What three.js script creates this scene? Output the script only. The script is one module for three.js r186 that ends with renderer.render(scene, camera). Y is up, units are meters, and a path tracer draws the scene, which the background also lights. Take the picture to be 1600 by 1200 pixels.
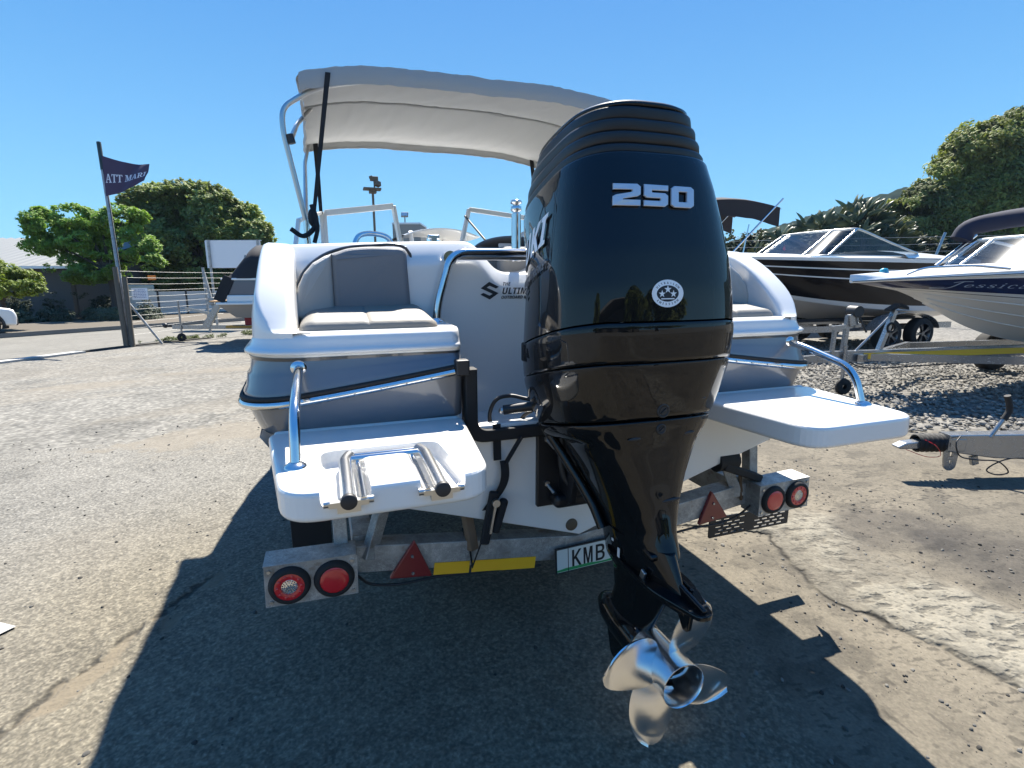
import * as THREE from 'three';
import { mergeGeometries } from 'three/addons/utils/BufferGeometryUtils.js';
import { RoundedBoxGeometry } from 'three/addons/geometries/RoundedBoxGeometry.js';
import { FontLoader } from 'three/addons/loaders/FontLoader.js';
import { TextGeometry } from 'three/addons/geometries/TextGeometry.js';
import { Brush, Evaluator, SUBTRACTION } from 'three-bvh-csg';

// ---------------------------------------------------------------- camera, sky, sun, exposure
const scene = new THREE.Scene();
const camera = new THREE.PerspectiveCamera(72.93, 4 / 3, 0.05, 3000);
camera.rotation.order = 'YXZ';
camera.position.set(-0.861, 1.42, 0);
camera.rotation.set(-0.19757, -0.33755, -0.0028);
camera.updateMatrixWorld(true);
const renderer = new THREE.WebGLRenderer({ antialias: true });
renderer.toneMapping = THREE.LinearToneMapping;
renderer.toneMappingExposure = 3.0;
renderer.shadowMap.enabled = true;

const SUN = new THREE.Vector3(0.3, 1, -0.65).normalize();
{
  const W = 512, H = 256, d = new Float32Array(W * H * 4);
  const lerp = (a, b, t) => a + (b - a) * t;
  for (let j = 0; j < H; j++) for (let i = 0; i < W; i++) {
    const el = ((j + 0.5) / H - 0.5) * Math.PI, az = ((i + 0.5) / W - 0.5) * 2 * Math.PI;
    const y = Math.sin(el), x = Math.cos(el) * Math.cos(az), z = Math.cos(el) * Math.sin(az);
    const h = Math.max(y, 0), t = 1 - Math.pow(1 - Math.min(h / 0.75, 1), 2.0);
    const c = [lerp(0.125, 0.018, t), lerp(0.285, 0.092, t), lerp(0.405, 0.262, t)];
    const s = Math.max(0, x * SUN.x + y * SUN.y + z * SUN.z), g = 0.045 * Math.pow(s, 6) + 0.22 * Math.pow(s, 60);
    const k = 4 * (j * W + i);
    for (let q = 0; q < 3; q++) d[k + q] = y < 0 ? [0.062, 0.062, 0.058][q] : c[q] + g * [0.95, 1, 1][q] * 0.5;
    d[k + 3] = 1;
  }
  const t = new THREE.DataTexture(d, W, H, THREE.RGBAFormat, THREE.FloatType);
  t.mapping = THREE.EquirectangularReflectionMapping; t.magFilter = t.minFilter = THREE.LinearFilter; t.needsUpdate = true;
  scene.background = t; scene.environment = t;
}
const sun = new THREE.DirectionalLight(new THREE.Color().setRGB(1, 0.94, 0.84), 4.8);
sun.position.copy(SUN).multiplyScalar(60); sun.castShadow = true; sun.shadow.radius = 1;
sun.shadow.mapSize.set(4096, 4096);
Object.assign(sun.shadow.camera, { left: -40, right: 40, top: 40, bottom: -40, near: 1, far: 160 });
scene.add(sun, sun.target);

// ---------------------------------------------------------------- helpers
const V = (x, y, z) => new THREE.Vector3(x, y, z);
const { sin, cos, PI, abs, max, min, pow, sqrt, sign, hypot, floor } = Math;
const clamp = (x, a = 0, b = 1) => min(b, max(a, x));
const smooth = (a, b, x) => { const t = clamp((x - a) / (b - a)); return t * t * (3 - 2 * t); };
const mix = (a, b, t) => a + (b - a) * t;
const rng = (s) => () => { s = (s + 0x6d2b79f5) | 0; let t = Math.imul(s ^ (s >>> 15), 1 | s); t = (t + Math.imul(t ^ (t >>> 7), 61 | t)) ^ t; return ((t ^ (t >>> 14)) >>> 0) / 4294967296; };
const hash = (x, y, s) => { let h = Math.imul(x, 374761393) + Math.imul(y, 668265263) + Math.imul(s, 974634777); h = Math.imul(h ^ (h >>> 13), 1274126177); return ((h ^ (h >>> 16)) >>> 0) / 4294967296; };
function noise(x, y, s = 0, px = 0) {           // value noise, px = period in cells
  const xi = floor(x), yi = floor(y), fx = x - xi, fy = y - yi, u = fx * fx * (3 - 2 * fx), v = fy * fy * (3 - 2 * fy);
  const w = (a) => px ? ((a % px) + px) % px : a;
  const a = hash(w(xi), w(yi), s), b = hash(w(xi + 1), w(yi), s), c = hash(w(xi), w(yi + 1), s), d = hash(w(xi + 1), w(yi + 1), s);
  return mix(mix(a, b, u), mix(c, d, u), v);
}
const fbm = (x, y, s, o = 4) => { let a = 0, k = 0.5, n = 0; for (let i = 0; i < o; i++) { a += k * noise(x, y, s + i); n += k; x = x * 2.03 + 5.1; y = y * 2.03 - 3.7; k *= 0.5; } return a / n; };
const noise3 = (x, y, z, s) => mix(noise(x + floor(z) * 17.3, y - floor(z) * 9.1, s), noise(x + (floor(z) + 1) * 17.3, y - (floor(z) + 1) * 9.1, s), smooth(0, 1, z - floor(z)));

function boxUV(g, s) {                                  // uv in tiles of s metres, by the way each face points
  if (!g.attributes.normal) g.computeVertexNormals(); const p = g.attributes.position, n = g.attributes.normal, u = new Float32Array(p.count * 2);
  for (let i = 0; i < p.count; i++) { const x = Math.abs(n.getX(i)), y = Math.abs(n.getY(i)), z = Math.abs(n.getZ(i)); const a = x > y && x > z ? [p.getZ(i), p.getY(i)] : y > z ? [p.getX(i), p.getZ(i)] : [p.getX(i), p.getY(i)]; u[2 * i] = a[0] / s; u[2 * i + 1] = a[1] / s; }
  g.setAttribute('uv', new THREE.BufferAttribute(u, 2));
}
const names = {};
const numbered = (n) => { const k = names[n] = (names[n] ?? -1) + 1; return k ? n + '_' + String(k).padStart(3, '0') : n; };
const norm = (g) => { const o = g.index ? g.toNonIndexed() : g; for (const k of Object.keys(o.attributes)) if (!['position', 'normal', 'uv'].includes(k)) o.deleteAttribute(k); if (!o.attributes.uv) o.setAttribute('uv', new THREE.BufferAttribute(new Float32Array(o.attributes.position.count * 2), 2)); if (!o.attributes.normal) o.computeVertexNormals(); return o; };
const merge = (gs) => gs.length === 1 ? gs[0] : mergeGeometries(gs.map(norm));
function part(name, geos, mat, parent, label) {
  const g0 = merge([geos].flat(3)); if (mat.userData.tile) boxUV(g0, mat.userData.tile);
  const m = new THREE.Mesh(g0, mat); m.name = name; m.castShadow = m.receiveShadow = true;
  if (label) m.userData.label = label;
  (parent || scene).add(m); return m;
}
const each = (name, list, mat, parent, label) => list.map((g) => part(name, g, mat, parent, label));
function tag(o, label, category, group) { o.userData = { ...o.userData, label, category }; if (group) o.userData.group = group; return o; }
function thing(name, label, category, pos = [0, 0, 0], turn = 0, group) {
  const o = new THREE.Group(); o.name = numbered(name); o.position.set(...pos); o.rotation.y = turn; scene.add(o); return tag(o, label, category, group);
}
function solo(name, geos, mat, label, category, group) { const m = part(numbered(name), geos, mat, scene); return tag(m, label, category, group); }
function struct(name, geos, mat, kind = 'structure') { const m = part(name, geos, mat, scene); m.userData.kind = kind; return m; }

const bx = (w, h, d, x = 0, y = 0, z = 0, rx = 0, ry = 0, rz = 0, r = 0) => {
  const g = r ? new RoundedBoxGeometry(w, h, d, 2, r) : new THREE.BoxGeometry(w, h, d);
  if (rx || ry || rz) g.applyMatrix4(new THREE.Matrix4().makeRotationFromEuler(new THREE.Euler(rx, ry, rz)));
  return g.translate(x, y, z);
};
function tube(pts, r, n = 10, closed = false) {          // swept circle; r number or function(t)
  const P = pts.map((p) => Array.isArray(p) ? V(...p) : p), m = P.length, pos = [], idx = [], nor = [], uv = [];
  let T = P.map((p, i) => (closed ? P[(i + 1) % m].clone().sub(P[(i + m - 1) % m]) : P[min(m - 1, i + 1)].clone().sub(P[max(0, i - 1)])).normalize());
  let N = abs(T[0].y) < 0.9 ? V(0, 1, 0) : V(1, 0, 0), len = 0;
  for (let i = 0; i < m; i++) {
    N = N.clone().addScaledVector(T[i], -N.dot(T[i])).normalize(); const B = T[i].clone().cross(N), R = typeof r === 'function' ? r(i / (m - 1)) : r;
    if (i) len += P[i].distanceTo(P[i - 1]);
    for (let k = 0; k <= n; k++) { const a = k / n * 2 * PI, d = N.clone().multiplyScalar(cos(a)).addScaledVector(B, sin(a)); nor.push(d.x, d.y, d.z); pos.push(P[i].x + R * d.x, P[i].y + R * d.y, P[i].z + R * d.z); uv.push(k / n * 2 * PI * R, len); }
  }
  const rows = closed ? m : m - 1;
  for (let i = 0; i < rows; i++) for (let k = 0; k < n; k++) { const a = i * (n + 1) + k, b = ((i + 1) % m) * (n + 1) + k; idx.push(a, a + 1, b, b, a + 1, b + 1); }
  if (!closed) for (const [i, s] of [[0, -1], [m - 1, 1]]) { const c = pos.length / 3; pos.push(P[i].x, P[i].y, P[i].z); nor.push(T[i].x * s, T[i].y * s, T[i].z * s); uv.push(0, 0); for (let k = 0; k < n; k++) { const o = i * (n + 1) + k, q = pos.length / 3; for (const e of [o, o + 1]) { pos.push(pos[3 * e], pos[3 * e + 1], pos[3 * e + 2]); nor.push(T[i].x * s, T[i].y * s, T[i].z * s); uv.push(0, 0); } s > 0 ? idx.push(c, q, q + 1) : idx.push(c, q + 1, q); } }
  const g = new THREE.BufferGeometry(); g.setIndex(idx); g.setAttribute('position', new THREE.Float32BufferAttribute(pos, 3)); g.setAttribute('normal', new THREE.Float32BufferAttribute(nor, 3)); g.setAttribute('uv', new THREE.Float32BufferAttribute(uv, 2)); return g;
}
function bend(pts, rad = 0.05, n = 6) {                  // polyline with rounded corners
  const P = pts.map((p) => V(...p)), out = [P[0]];
  for (let i = 1; i < P.length - 1; i++) {
    const a = P[i - 1].clone().sub(P[i]), b = P[i + 1].clone().sub(P[i]), r = min(rad, a.length() * 0.49, b.length() * 0.49), A = P[i].clone().addScaledVector(a.normalize(), r), B = P[i].clone().addScaledVector(b.normalize(), r);
    for (let k = 0; k <= n; k++) { const t = k / n; out.push(A.clone().multiplyScalar((1 - t) * (1 - t)).addScaledVector(P[i], 2 * t * (1 - t)).addScaledVector(B, t * t)); }
  }
  out.push(P[P.length - 1]); return out;
}
const rod = (a, b, r, n = 10) => tube([a, b], r, n);
const curve = (pts, n = 40, closed = false) => new THREE.CatmullRomCurve3(pts.map((p) => V(...p)), closed, 'centripetal').getPoints(n);
function bar(a, b, w, h, r = 0) {                        // rectangular bar from a to b, h upright
  const A = V(...a), B = V(...b), L = A.distanceTo(B), g = r ? new RoundedBoxGeometry(w, h, L, 2, r) : new THREE.BoxGeometry(w, h, L), m = new THREE.Matrix4().lookAt(A, B, V(0, 1, 0.0001)).setPosition(A.add(B).multiplyScalar(0.5));
  return g.applyMatrix4(m);
}
function grid(nu, nv, f, { wrap = false, flip = false, uv } = {}) {   // f(u, v) -> [x, y, z]
  const pos = [], tex = [], idx = [], cu = wrap ? nu : nu + 1;
  for (let j = 0; j <= nv; j++) for (let i = 0; i < cu; i++) { const p = f(i / nu, j / nv); pos.push(...p); tex.push(...(uv ? uv(p, i / nu, j / nv) : [i / nu, j / nv])); }
  for (let j = 0; j < nv; j++) for (let i = 0; i < nu; i++) { const a = j * cu + i, b = j * cu + (i + 1) % cu, c = a + cu, d = b + cu; flip ? idx.push(a, c, b, b, c, d) : idx.push(a, b, c, b, d, c); }
  const g = new THREE.BufferGeometry(); g.setIndex(idx); g.setAttribute('position', new THREE.Float32BufferAttribute(pos, 3)); g.setAttribute('uv', new THREE.Float32BufferAttribute(tex, 2)); g.computeVertexNormals(); return g;
}
function shell(nu, nv, f, t, opt = {}) {                 // a grid with thickness t behind it
  const F = grid(nu, nv, f, opt), p = F.attributes.position, n = F.attributes.normal, cu = nu + 1;
  const Bk = F.clone(), bp = Bk.attributes.position; for (let i = 0; i < p.count; i++) bp.setXYZ(i, p.getX(i) - n.getX(i) * t, p.getY(i) - n.getY(i) * t, p.getZ(i) - n.getZ(i) * t);
  const ix = Bk.index.array; for (let i = 0; i < ix.length; i += 3) { const q = ix[i]; ix[i] = ix[i + 1]; ix[i + 1] = q; } Bk.computeVertexNormals();
  const rim = []; for (let i = 0; i <= nu; i++) rim.push(i); for (let j = 1; j <= nv; j++) rim.push(j * cu + nu); for (let i = nu - 1; i >= 0; i--) rim.push(nv * cu + i); for (let j = nv - 1; j >= 0; j--) rim.push(j * cu);
  const E = grid(rim.length - 1, 1, (u, v) => { const k = rim[Math.round(u * (rim.length - 1))], q = v > 0.5 ? bp : p; return [q.getX(k), q.getY(k), q.getZ(k)]; }, { flip: !opt.flip });
  return merge([F, Bk, E]);
}
const lathe = (pts, seg = 32) => new THREE.LatheGeometry(pts.map((p) => new THREE.Vector2(...p)), seg);
const alongZ = (g) => g.rotateX(PI / 2);                 // lathe axis y -> z
const shape = (pts, holes = []) => { const s = new THREE.Shape(pts.map((p) => new THREE.Vector2(...p))); for (const h of holes) s.holes.push(new THREE.Path(h.map((p) => new THREE.Vector2(...p)))); return s; };
const extr = (pts, d, b = 0, holes = [], seg = 2) => new THREE.ExtrudeGeometry(pts.isShape ? pts : shape(pts, holes), { depth: d, bevelEnabled: b > 0, bevelSize: b, bevelThickness: b, bevelOffset: -b, bevelSegments: seg, curveSegments: 10 });
function roundPoly(pts, rads, n = 6) {                   // 2D polygon with rounded corners
  const out = [], m = pts.length;
  for (let i = 0; i < m; i++) {
    const P = pts[i], A = pts[(i + m - 1) % m], B = pts[(i + 1) % m], r = typeof rads === 'number' ? rads : rads[i];
    if (!r) { out.push(P); continue; }
    const la = hypot(A[0] - P[0], A[1] - P[1]), lb = hypot(B[0] - P[0], B[1] - P[1]), q = min(r, la * 0.49, lb * 0.49);
    const a = [P[0] + (A[0] - P[0]) / la * q, P[1] + (A[1] - P[1]) / la * q], b = [P[0] + (B[0] - P[0]) / lb * q, P[1] + (B[1] - P[1]) / lb * q];
    for (let k = 0; k <= n; k++) { const t = k / n, c = [(1 - t) ** 2, 2 * t * (1 - t), t * t]; out.push([c[0] * a[0] + c[1] * P[0] + c[2] * b[0], c[0] * a[1] + c[1] * P[1] + c[2] * b[1]]); }
  }
  return out;
}
const disc = (r, h, x, y, z, seg = 24) => new THREE.CylinderGeometry(r, r, h, seg).rotateX(PI / 2).translate(x, y, z);
const mirrorX = (g) => { const o = g.clone().scale(-1, 1, 1), ix = o.index; if (ix) { const a = ix.array; for (let i = 0; i < a.length; i += 3) { const q = a[i]; a[i] = a[i + 1]; a[i + 1] = q; } } else for (const k of Object.keys(o.attributes)) { const at = o.attributes[k], s = at.itemSize, a = at.array; for (let i = 0; i < at.count; i += 3) for (let c = 0; c < s; c++) { const q = a[i * s + c]; a[i * s + c] = a[(i + 1) * s + c]; a[(i + 1) * s + c] = q; } } o.computeVertexNormals(); return o; };

// ---------------------------------------------------------------- textures and materials
function texture(w, h, f, { srgb = true, wrap = true, rep } = {}) {
  const d = new Uint8Array(w * h * 4);
  const enc = (x) => { x = clamp(x); return 255 * (srgb ? (x < 0.0031308 ? 12.92 * x : 1.055 * pow(x, 1 / 2.4) - 0.055) : x); };
  for (let j = 0; j < h; j++) for (let i = 0; i < w; i++) { const c = f((i + 0.5) / w, (j + 0.5) / h, i, j), k = 4 * (j * w + i), a = typeof c === 'number' ? [c, c, c] : c; d[k] = enc(a[0]); d[k + 1] = enc(a[1]); d[k + 2] = enc(a[2]); d[k + 3] = 255; }
  const t = new THREE.DataTexture(d, w, h); t.magFilter = THREE.LinearFilter; t.minFilter = THREE.LinearMipmapLinearFilter; t.generateMipmaps = true;
  if (srgb) t.colorSpace = THREE.SRGBColorSpace; if (wrap) t.wrapS = t.wrapT = THREE.RepeatWrapping; if (rep) t.repeat.set(...rep); t.needsUpdate = true; return t;
}
function canvasTex(w, h, draw) { const c = document.createElement('canvas'); c.width = w; c.height = h; draw(c.getContext('2d'), w, h); const t = new THREE.CanvasTexture(c); t.colorSpace = THREE.SRGBColorSpace; t.anisotropy = 8; return t; }
const C = (r, g, b) => new THREE.Color().setRGB(r, g, b);
const std = (c, roughness, o = {}) => new THREE.MeshStandardMaterial({ color: C(...c), roughness, metalness: 0, ...o });
const phys = (c, roughness, o = {}) => new THREE.MeshPhysicalMaterial({ color: C(...c), roughness, metalness: 0, ...o });
const scuff = texture(512, 512, (u, v) => { const a = noise(u * 8, v * 8, 3, 8), b = noise(u * 64, v * 64, 4, 64), c = noise(u * 16, v * 16, 5, 16); return 0.35 + 0.4 * a * c + 0.25 * b * b; }, { srgb: false });
const grainBump = texture(256, 256, (u, v) => 0.5 * noise(u * 90, v * 90, 7, 90) + 0.5 * noise(u * 40, v * 40, 8, 40), { srgb: false });
const galvTex = texture(512, 512, (u, v) => { const a = noise(u * 6, v * 6, 11, 6), b = noise(u * 26, v * 26, 12, 26), c = noise(u * 110, v * 110, 13, 110), r = smooth(0.6, 0.85, noise(u * 5, v * 5, 14, 5) * 0.5 + b * 0.3 + c * 0.2), k = 0.24 + 0.16 * a + 0.28 * b * c; return [mix(k, 0.13, r * 0.6), mix(k, 0.085, r * 0.6), mix(k * 0.97, 0.05, r * 0.6)]; });
const M = {
  white: phys([0.76, 0.755, 0.735], 0.32, { clearcoat: 0.7, clearcoatRoughness: 0.12 }),
  grey: phys([0.145, 0.158, 0.18], 0.35, { clearcoat: 1, clearcoatRoughness: 0.06, metalness: 0.25 }),
  stripe: phys([0.03, 0.034, 0.04], 0.3, { clearcoat: 0.8 }),
  chrome: std([0.72, 0.72, 0.72], 0.13, { metalness: 1 }),
  prop: std([0.85, 0.84, 0.82], 0.24, { metalness: 1 }),
  dull: std([0.55, 0.55, 0.54], 0.34, { metalness: 1 }),
  black: phys([0.0035, 0.0036, 0.0042], 0.5, { clearcoat: 0.78, clearcoatRoughness: 0.02, specularIntensity: 0.15 }),
  satin: std([0.012, 0.0125, 0.015], 0.42),
  rubber: std([0.014, 0.014, 0.015], 0.75),
  plastic: std([0.02, 0.02, 0.022], 0.5),
  vinylGrey: std([0.20, 0.205, 0.215], 0.62, { bumpMap: grainBump, bumpScale: 0.0006 }),
  bolster: std([0.46, 0.445, 0.41], 0.55, { bumpMap: grainBump, bumpScale: 0.0006 }),
  vinylPale: std([0.22, 0.21, 0.19], 0.55, { bumpMap: grainBump, bumpScale: 0.0006 }),
  vinylBeige: std([0.245, 0.22, 0.185], 0.55, { bumpMap: grainBump, bumpScale: 0.0006 }),
  canvas: phys([0.44, 0.445, 0.44], 0.9, { transmission: 0.22, thickness: 0, bumpMap: grainBump, bumpScale: 0.0008 }),
  strap: std([0.012, 0.013, 0.016], 0.85),
  galv: std([1, 1, 1], 0.55, { metalness: 0.55, map: galvTex, bumpMap: scuff, bumpScale: 0.0012 }),
  galvBright: std([0.33, 0.34, 0.35], 0.42, { metalness: 0.7, roughnessMap: scuff }),
  silver: std([0.62, 0.63, 0.66], 0.35, { metalness: 0.5 }),
  ink: std([0.75, 0.76, 0.78], 0.5),
  dark: std([0.01, 0.01, 0.011], 0.85),
  glass: phys([0.86, 0.9, 0.92], 0.06, { transmission: 1, thickness: 0, ior: 1.45 }),
  tint: phys([0.35, 0.4, 0.45], 0.06, { transmission: 1, thickness: 0, ior: 1.45 }),
  red: phys([0.62, 0.014, 0.022], 0.3, { clearcoat: 1, clearcoatRoughness: 0.1 }),
  redDark: phys([0.2, 0.008, 0.012], 0.4, { clearcoat: 0.6, clearcoatRoughness: 0.2 }),
  yellow: std([0.95, 0.50, 0.02], 0.45),
  tyre: std([0.013, 0.013, 0.013], 0.85),
  alloy: std([0.14, 0.14, 0.145], 0.3, { metalness: 0.9 }),
  navy: std([0.005, 0.009, 0.03], 0.85),
  wood: std([0.12, 0.10, 0.075], 0.9),
};
for (const [k, s] of [['galv', 0.3], ['vinylGrey', 0.05], ['vinylPale', 0.05], ['bolster', 0.05], ['vinylBeige', 0.05], ['canvas', 0.06], ['galvBright', 0.3]]) M[k].userData.tile = s;
// ---------------------------------------------------------------- ground
const poly = (P) => (z) => { for (let i = 0; i < P.length - 1; i++) if (z <= P[i + 1][1] || i === P.length - 2) { const t = (z - P[i][1]) / (P[i + 1][1] - P[i][1]); return mix(P[i][0], P[i + 1][0], clamp(t, -0.2, 3)); } };
const bandLo = poly([[1.0, -2.35], [1.4, -2.08], [1.3, -1.74], [1.22, -1.54], [1.25, -1.32], [1.28, -1.16], [1.34, -0.88], [1.45, 0]]);
const bandHi = poly([[1.5, -2.45], [1.88, -2.12], [1.78, -1.84], [1.76, -1.57], [1.84, -1.38], [1.86, -1.14], [1.95, -0.6], [2.0, 0]]);
const segD = (x, z, P) => { let b = 1e9, s = 0; for (let i = 0; i < P.length - 1; i++) { const [ax, az] = P[i], [bx_, bz] = P[i + 1], dx = bx_ - ax, dz = bz - az, t = clamp(((x - ax) * dx + (z - az) * dz) / (dx * dx + dz * dz)), d = hypot(x - ax - t * dx, z - az - t * dz); if (d < b) { b = d; s = sign((x - ax) * dz - (z - az) * dx); } } return [b, s]; };
const CRACK = [[-1.5, -2.62], [-1.62, -2.4], [-1.78, -2.14], [-1.87, -1.95], [-1.98, -1.7], [-2.1, -1.4]];
function soil(x, z, near) {                              // colour and height of the yard at a point
  const n1 = fbm(x * 0.7, z * 0.7, 41, 3), n2 = fbm(x * 3.1, z * 3.1, 51, 3), n3 = fbm(x * 14, z * 14, 61, 3), wob = (n2 - 0.5) * 0.22 + (n3 - 0.5) * 0.12;
  const st = near ? noise(x * 95, z * 95, 71) * 0.55 + noise(x * 190, z * 190, 72) * 0.45 : noise(x * 34, z * 34, 71) * 0.6 + noise(x * 60, z * 60, 73) * 0.4;
  const tex = near ? hash(floor(x * 230), floor(z * 230), 77) : hash(floor(x * 74), floor(z * 74), 77), grit = clamp(pow(st, 1.7) * (0.62 + 0.8 * tex));
  // asphalt with pale aggregate
  let k = 0.068 + 0.205 * grit + 0.025 * (n1 - 0.5) + 0.035 * (n2 - 0.5) + 0.03 * (n3 - 0.5); k = max(0.012, k) * (1 - 0.22 * smooth(0.6, 0.75, fbm(x * 1.3 + 9, z * 1.3, 78, 3))); const shadeTint = smooth(-4.2, -2.4, z) * smooth(-3.2, -1.6, x); k *= 1 - 0.2 * shadeTint; let c = [k * mix(1.05, 1.14, shadeTint), k * 1.0, k * mix(0.88, 0.73, shadeTint)], h = 0.004 * st + 0.004 * n3 + 0.006 * n1;  // dusty near asphalt, also painted darker and warmer to deepen the boat's shade
  // streaks and patches of sand on the asphalt
  const along = x * 0.97 - z * 0.24, across = z * 0.97 + x * 0.24;
  let sand = 0.75 * smooth(0.53, 0.66, fbm(along * 0.45 + 3, across * 1.15, 81, 4) * 0.8 + 0.2 * n3);
  sand *= smooth(-2.6, -4.2, z) * smooth(1.0, -0.5, x);
  const pit = (px, pz, a, b) => smooth(1.15, 0.75, hypot(((x - px) * 0.97 - (z - pz) * 0.24) / a, ((z - pz) * 0.97 + (x - px) * 0.24) / b) + (n2 - 0.5) * 1.1 + (n3 - 0.5) * 0.8);
  sand = 0.8 * max(sand * 0.6, pit(-1.7, -5.5, 1.3, 0.36), pit(-4.0, -8.7, 0.75, 0.3), pit(-2.2, -9.6, 1.2, 0.25), pit(-0.9, -3.9, 0.14, 0.12), pit(-0.6, -7.4, 0.8, 0.3));
  // dusty side to the right of the paving joint
  const joint = x - (0.86 + 0.42 * (z + 1.9) * -1.0 + 0.10 * (n2 - 0.5));
  let dust = smooth(-0.06, 0.05, joint) * smooth(-9, -6, z) ; dust = max(dust, smooth(0.5, 1.6, x + n2) * smooth(-20, -5, -abs(z)));
  const fleck = smooth(0.70, 0.80, noise(x * 38 + z * 8, z * 90 - x * 20, 79)) * smooth(0.4, 0.6, n2) * 0.5 + smooth(0.58, 0.68, fbm(x * 5 + 3, z * 9, 76, 4)) * 0.28; const ds = (0.092 + 0.035 * (n3 - 0.5) + 0.065 * (n2 - 0.5) + 0.035 * (st - 0.5) + 0.025 * (tex - 0.5) + 0.045 * (n1 - 0.5)) * (1 - fleck), dcol = [ds * 1.16, ds * 1.0, ds * 0.74];
  const sp = smooth(0.80, 0.86, noise(x * 46, z * 46, 91)) * 0.55;
  c = c.map((v, i) => mix(v, dcol[i] * 1.0, dust * 0.92)); h = mix(h, 0.003 * n3 + 0.0015 * st + 0.004 * n1, dust);
  const scol = [0.175, 0.153, 0.119].map((v) => v * (0.84 + 0.24 * st + 0.16 * (n3 - 0.5))); c = c.map((v, i) => mix(v, scol[i], sand * 0.9)); h = mix(h, 0.006 + 0.001 * st, sand * 0.8);
  // broken pale band and the dark dirt behind it
  if (z > -3.2 && x > 0.6 && x < 4) {
    const lo = bandLo(z) + wob * 0.5, hi = bandHi(z) + wob * 1.4, end = smooth(-2.6, -2.3, z + wob), inb = smooth(-0.012, 0.012, x - lo) * smooth(0.14, -0.14, x - hi + (n3 - 0.5) * 0.3) * end * (0.55 + 0.45 * smooth(0.38, 0.55, n2 * 0.6 + n3 * 0.4));
    const fl = fbm(x * 14 + z * 8, z * 40 - x * 14, 101, 5), crk = smooth(0.45, 0.33, fl) * 0.75 + smooth(0.66, 0.8, fbm(x * 60, z * 60, 104, 2)) * 0.6, b = 0.14 + 0.08 * (n3 - 0.5) + 0.06 * (st - 0.5) + 0.07 * (n2 - 0.5) + 0.03 * (tex - 0.5), worn = smooth(0.35, 0.0, (x - lo) / 0.3) * smooth(0.45, 0.6, n3);
    c = c.map((v, i) => mix(v, [b * 1.12, b * 1.02, b * 0.80][i] * (1 - 0.6 * clamp(crk)) * (1 - 0.45 * worn), inb)); h += inb * (0.010 + 0.007 * fl - 0.006 * clamp(crk));
    const lip = Math.exp(-pow((x - lo) / 0.012, 2)) * end * smooth(0.35, 0.6, fbm(x * 5, z * 5, 105, 2)); c = c.map((v) => v * (1 - 0.75 * lip)); h -= 0.004 * lip;
    const dk = (smooth(1.2, 0.5, hypot((x - 2.1) / 0.42, (z + 1.98) / 0.3) + (n2 - 0.5) * 1.2) * 0.6 + smooth(1.2, 0.4, hypot((x - 2.35) / 0.4, (z + 1.5) / 0.32) + (n2 - 0.5) * 1.2) * 0.75 + smooth(1.2, 0.4, hypot((x - 1.9) / 0.5, (z + 2.75) / 0.25) + (n2 - 0.5) * 1.4) * 0.4) * (1 - inb) * smooth(-0.1, 0.1, x - lo);
    c = c.map((v, i) => v * (1 - clamp(dk) * [0.6, 0.6, 0.56][i])); h += dk * 0.004 * n3;
  }
  if (x < 1 && x > -0.4 && z > -1.8) { const [d] = segD(x + (n3 - 0.5) * 0.015, z, [[0.74, -1.55], [0.42, -1.21], [0.2, -1.0], [0.0, -0.8]]); const j = smooth(0.011, 0.004, d) * smooth(0.3, 0.5, n3 + 0.15); c = c.map((v, i) => mix(v, [0.12, 0.1, 0.075][i], j * 0.7)); }
  // sandy crack in the asphalt on the left
  if (x < -1.2 && z > -3) { const [d, s] = segD(x, z, CRACK), g = d * s + (n3 - 0.5) * 0.06 + (n2 - 0.5) * 0.05, open = smooth(0.42, 0.56, fbm(x * 6, z * 6, 111, 2)); const sd = smooth(0.065, 0.04, abs(g - 0.03)) * open, dk = smooth(0.03, 0.01, abs(g + 0.035 - 0.02 * n3)) * smooth(0.25, 0.5, noise(x * 30, z * 30, 112)); c = c.map((v, i) => mix(v * (1 - 0.7 * dk), [0.145, 0.12, 0.083][i] * (0.9 + 0.2 * st), sd)); h -= 0.006 * dk + 0.003 * sd; }
  // gravel at the back on the right and by the left trailer
  const gv = max(smooth(-0.25, 0.25, (x - 3.9 + (n2 - 0.5)) * 0.35 - (z + 3.35) * 0.9) * smooth(2.2, 3.2, x), smooth(0.8, -0.4, hypot((x + 1.2) / 4.2, (z + 15.2) / 2.4) - 0.7 + (n2 - 0.5) * 0.8));
  if (gv > 0) { const g = 0.065 + 0.15 * pow(noise(x * 26, z * 26, 121), 1.3) + 0.05 * (n3 - 0.5); c = c.map((v, i) => mix(v, g * [1.06, 1, 0.88][i], gv)); h = mix(h, 0.012 * noise(x * 26, z * 26, 121), gv * 0.8); }
  c = c.map((v) => v * (1 - sp * dust * 0.6));
  return { c, h, gv };
}
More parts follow.
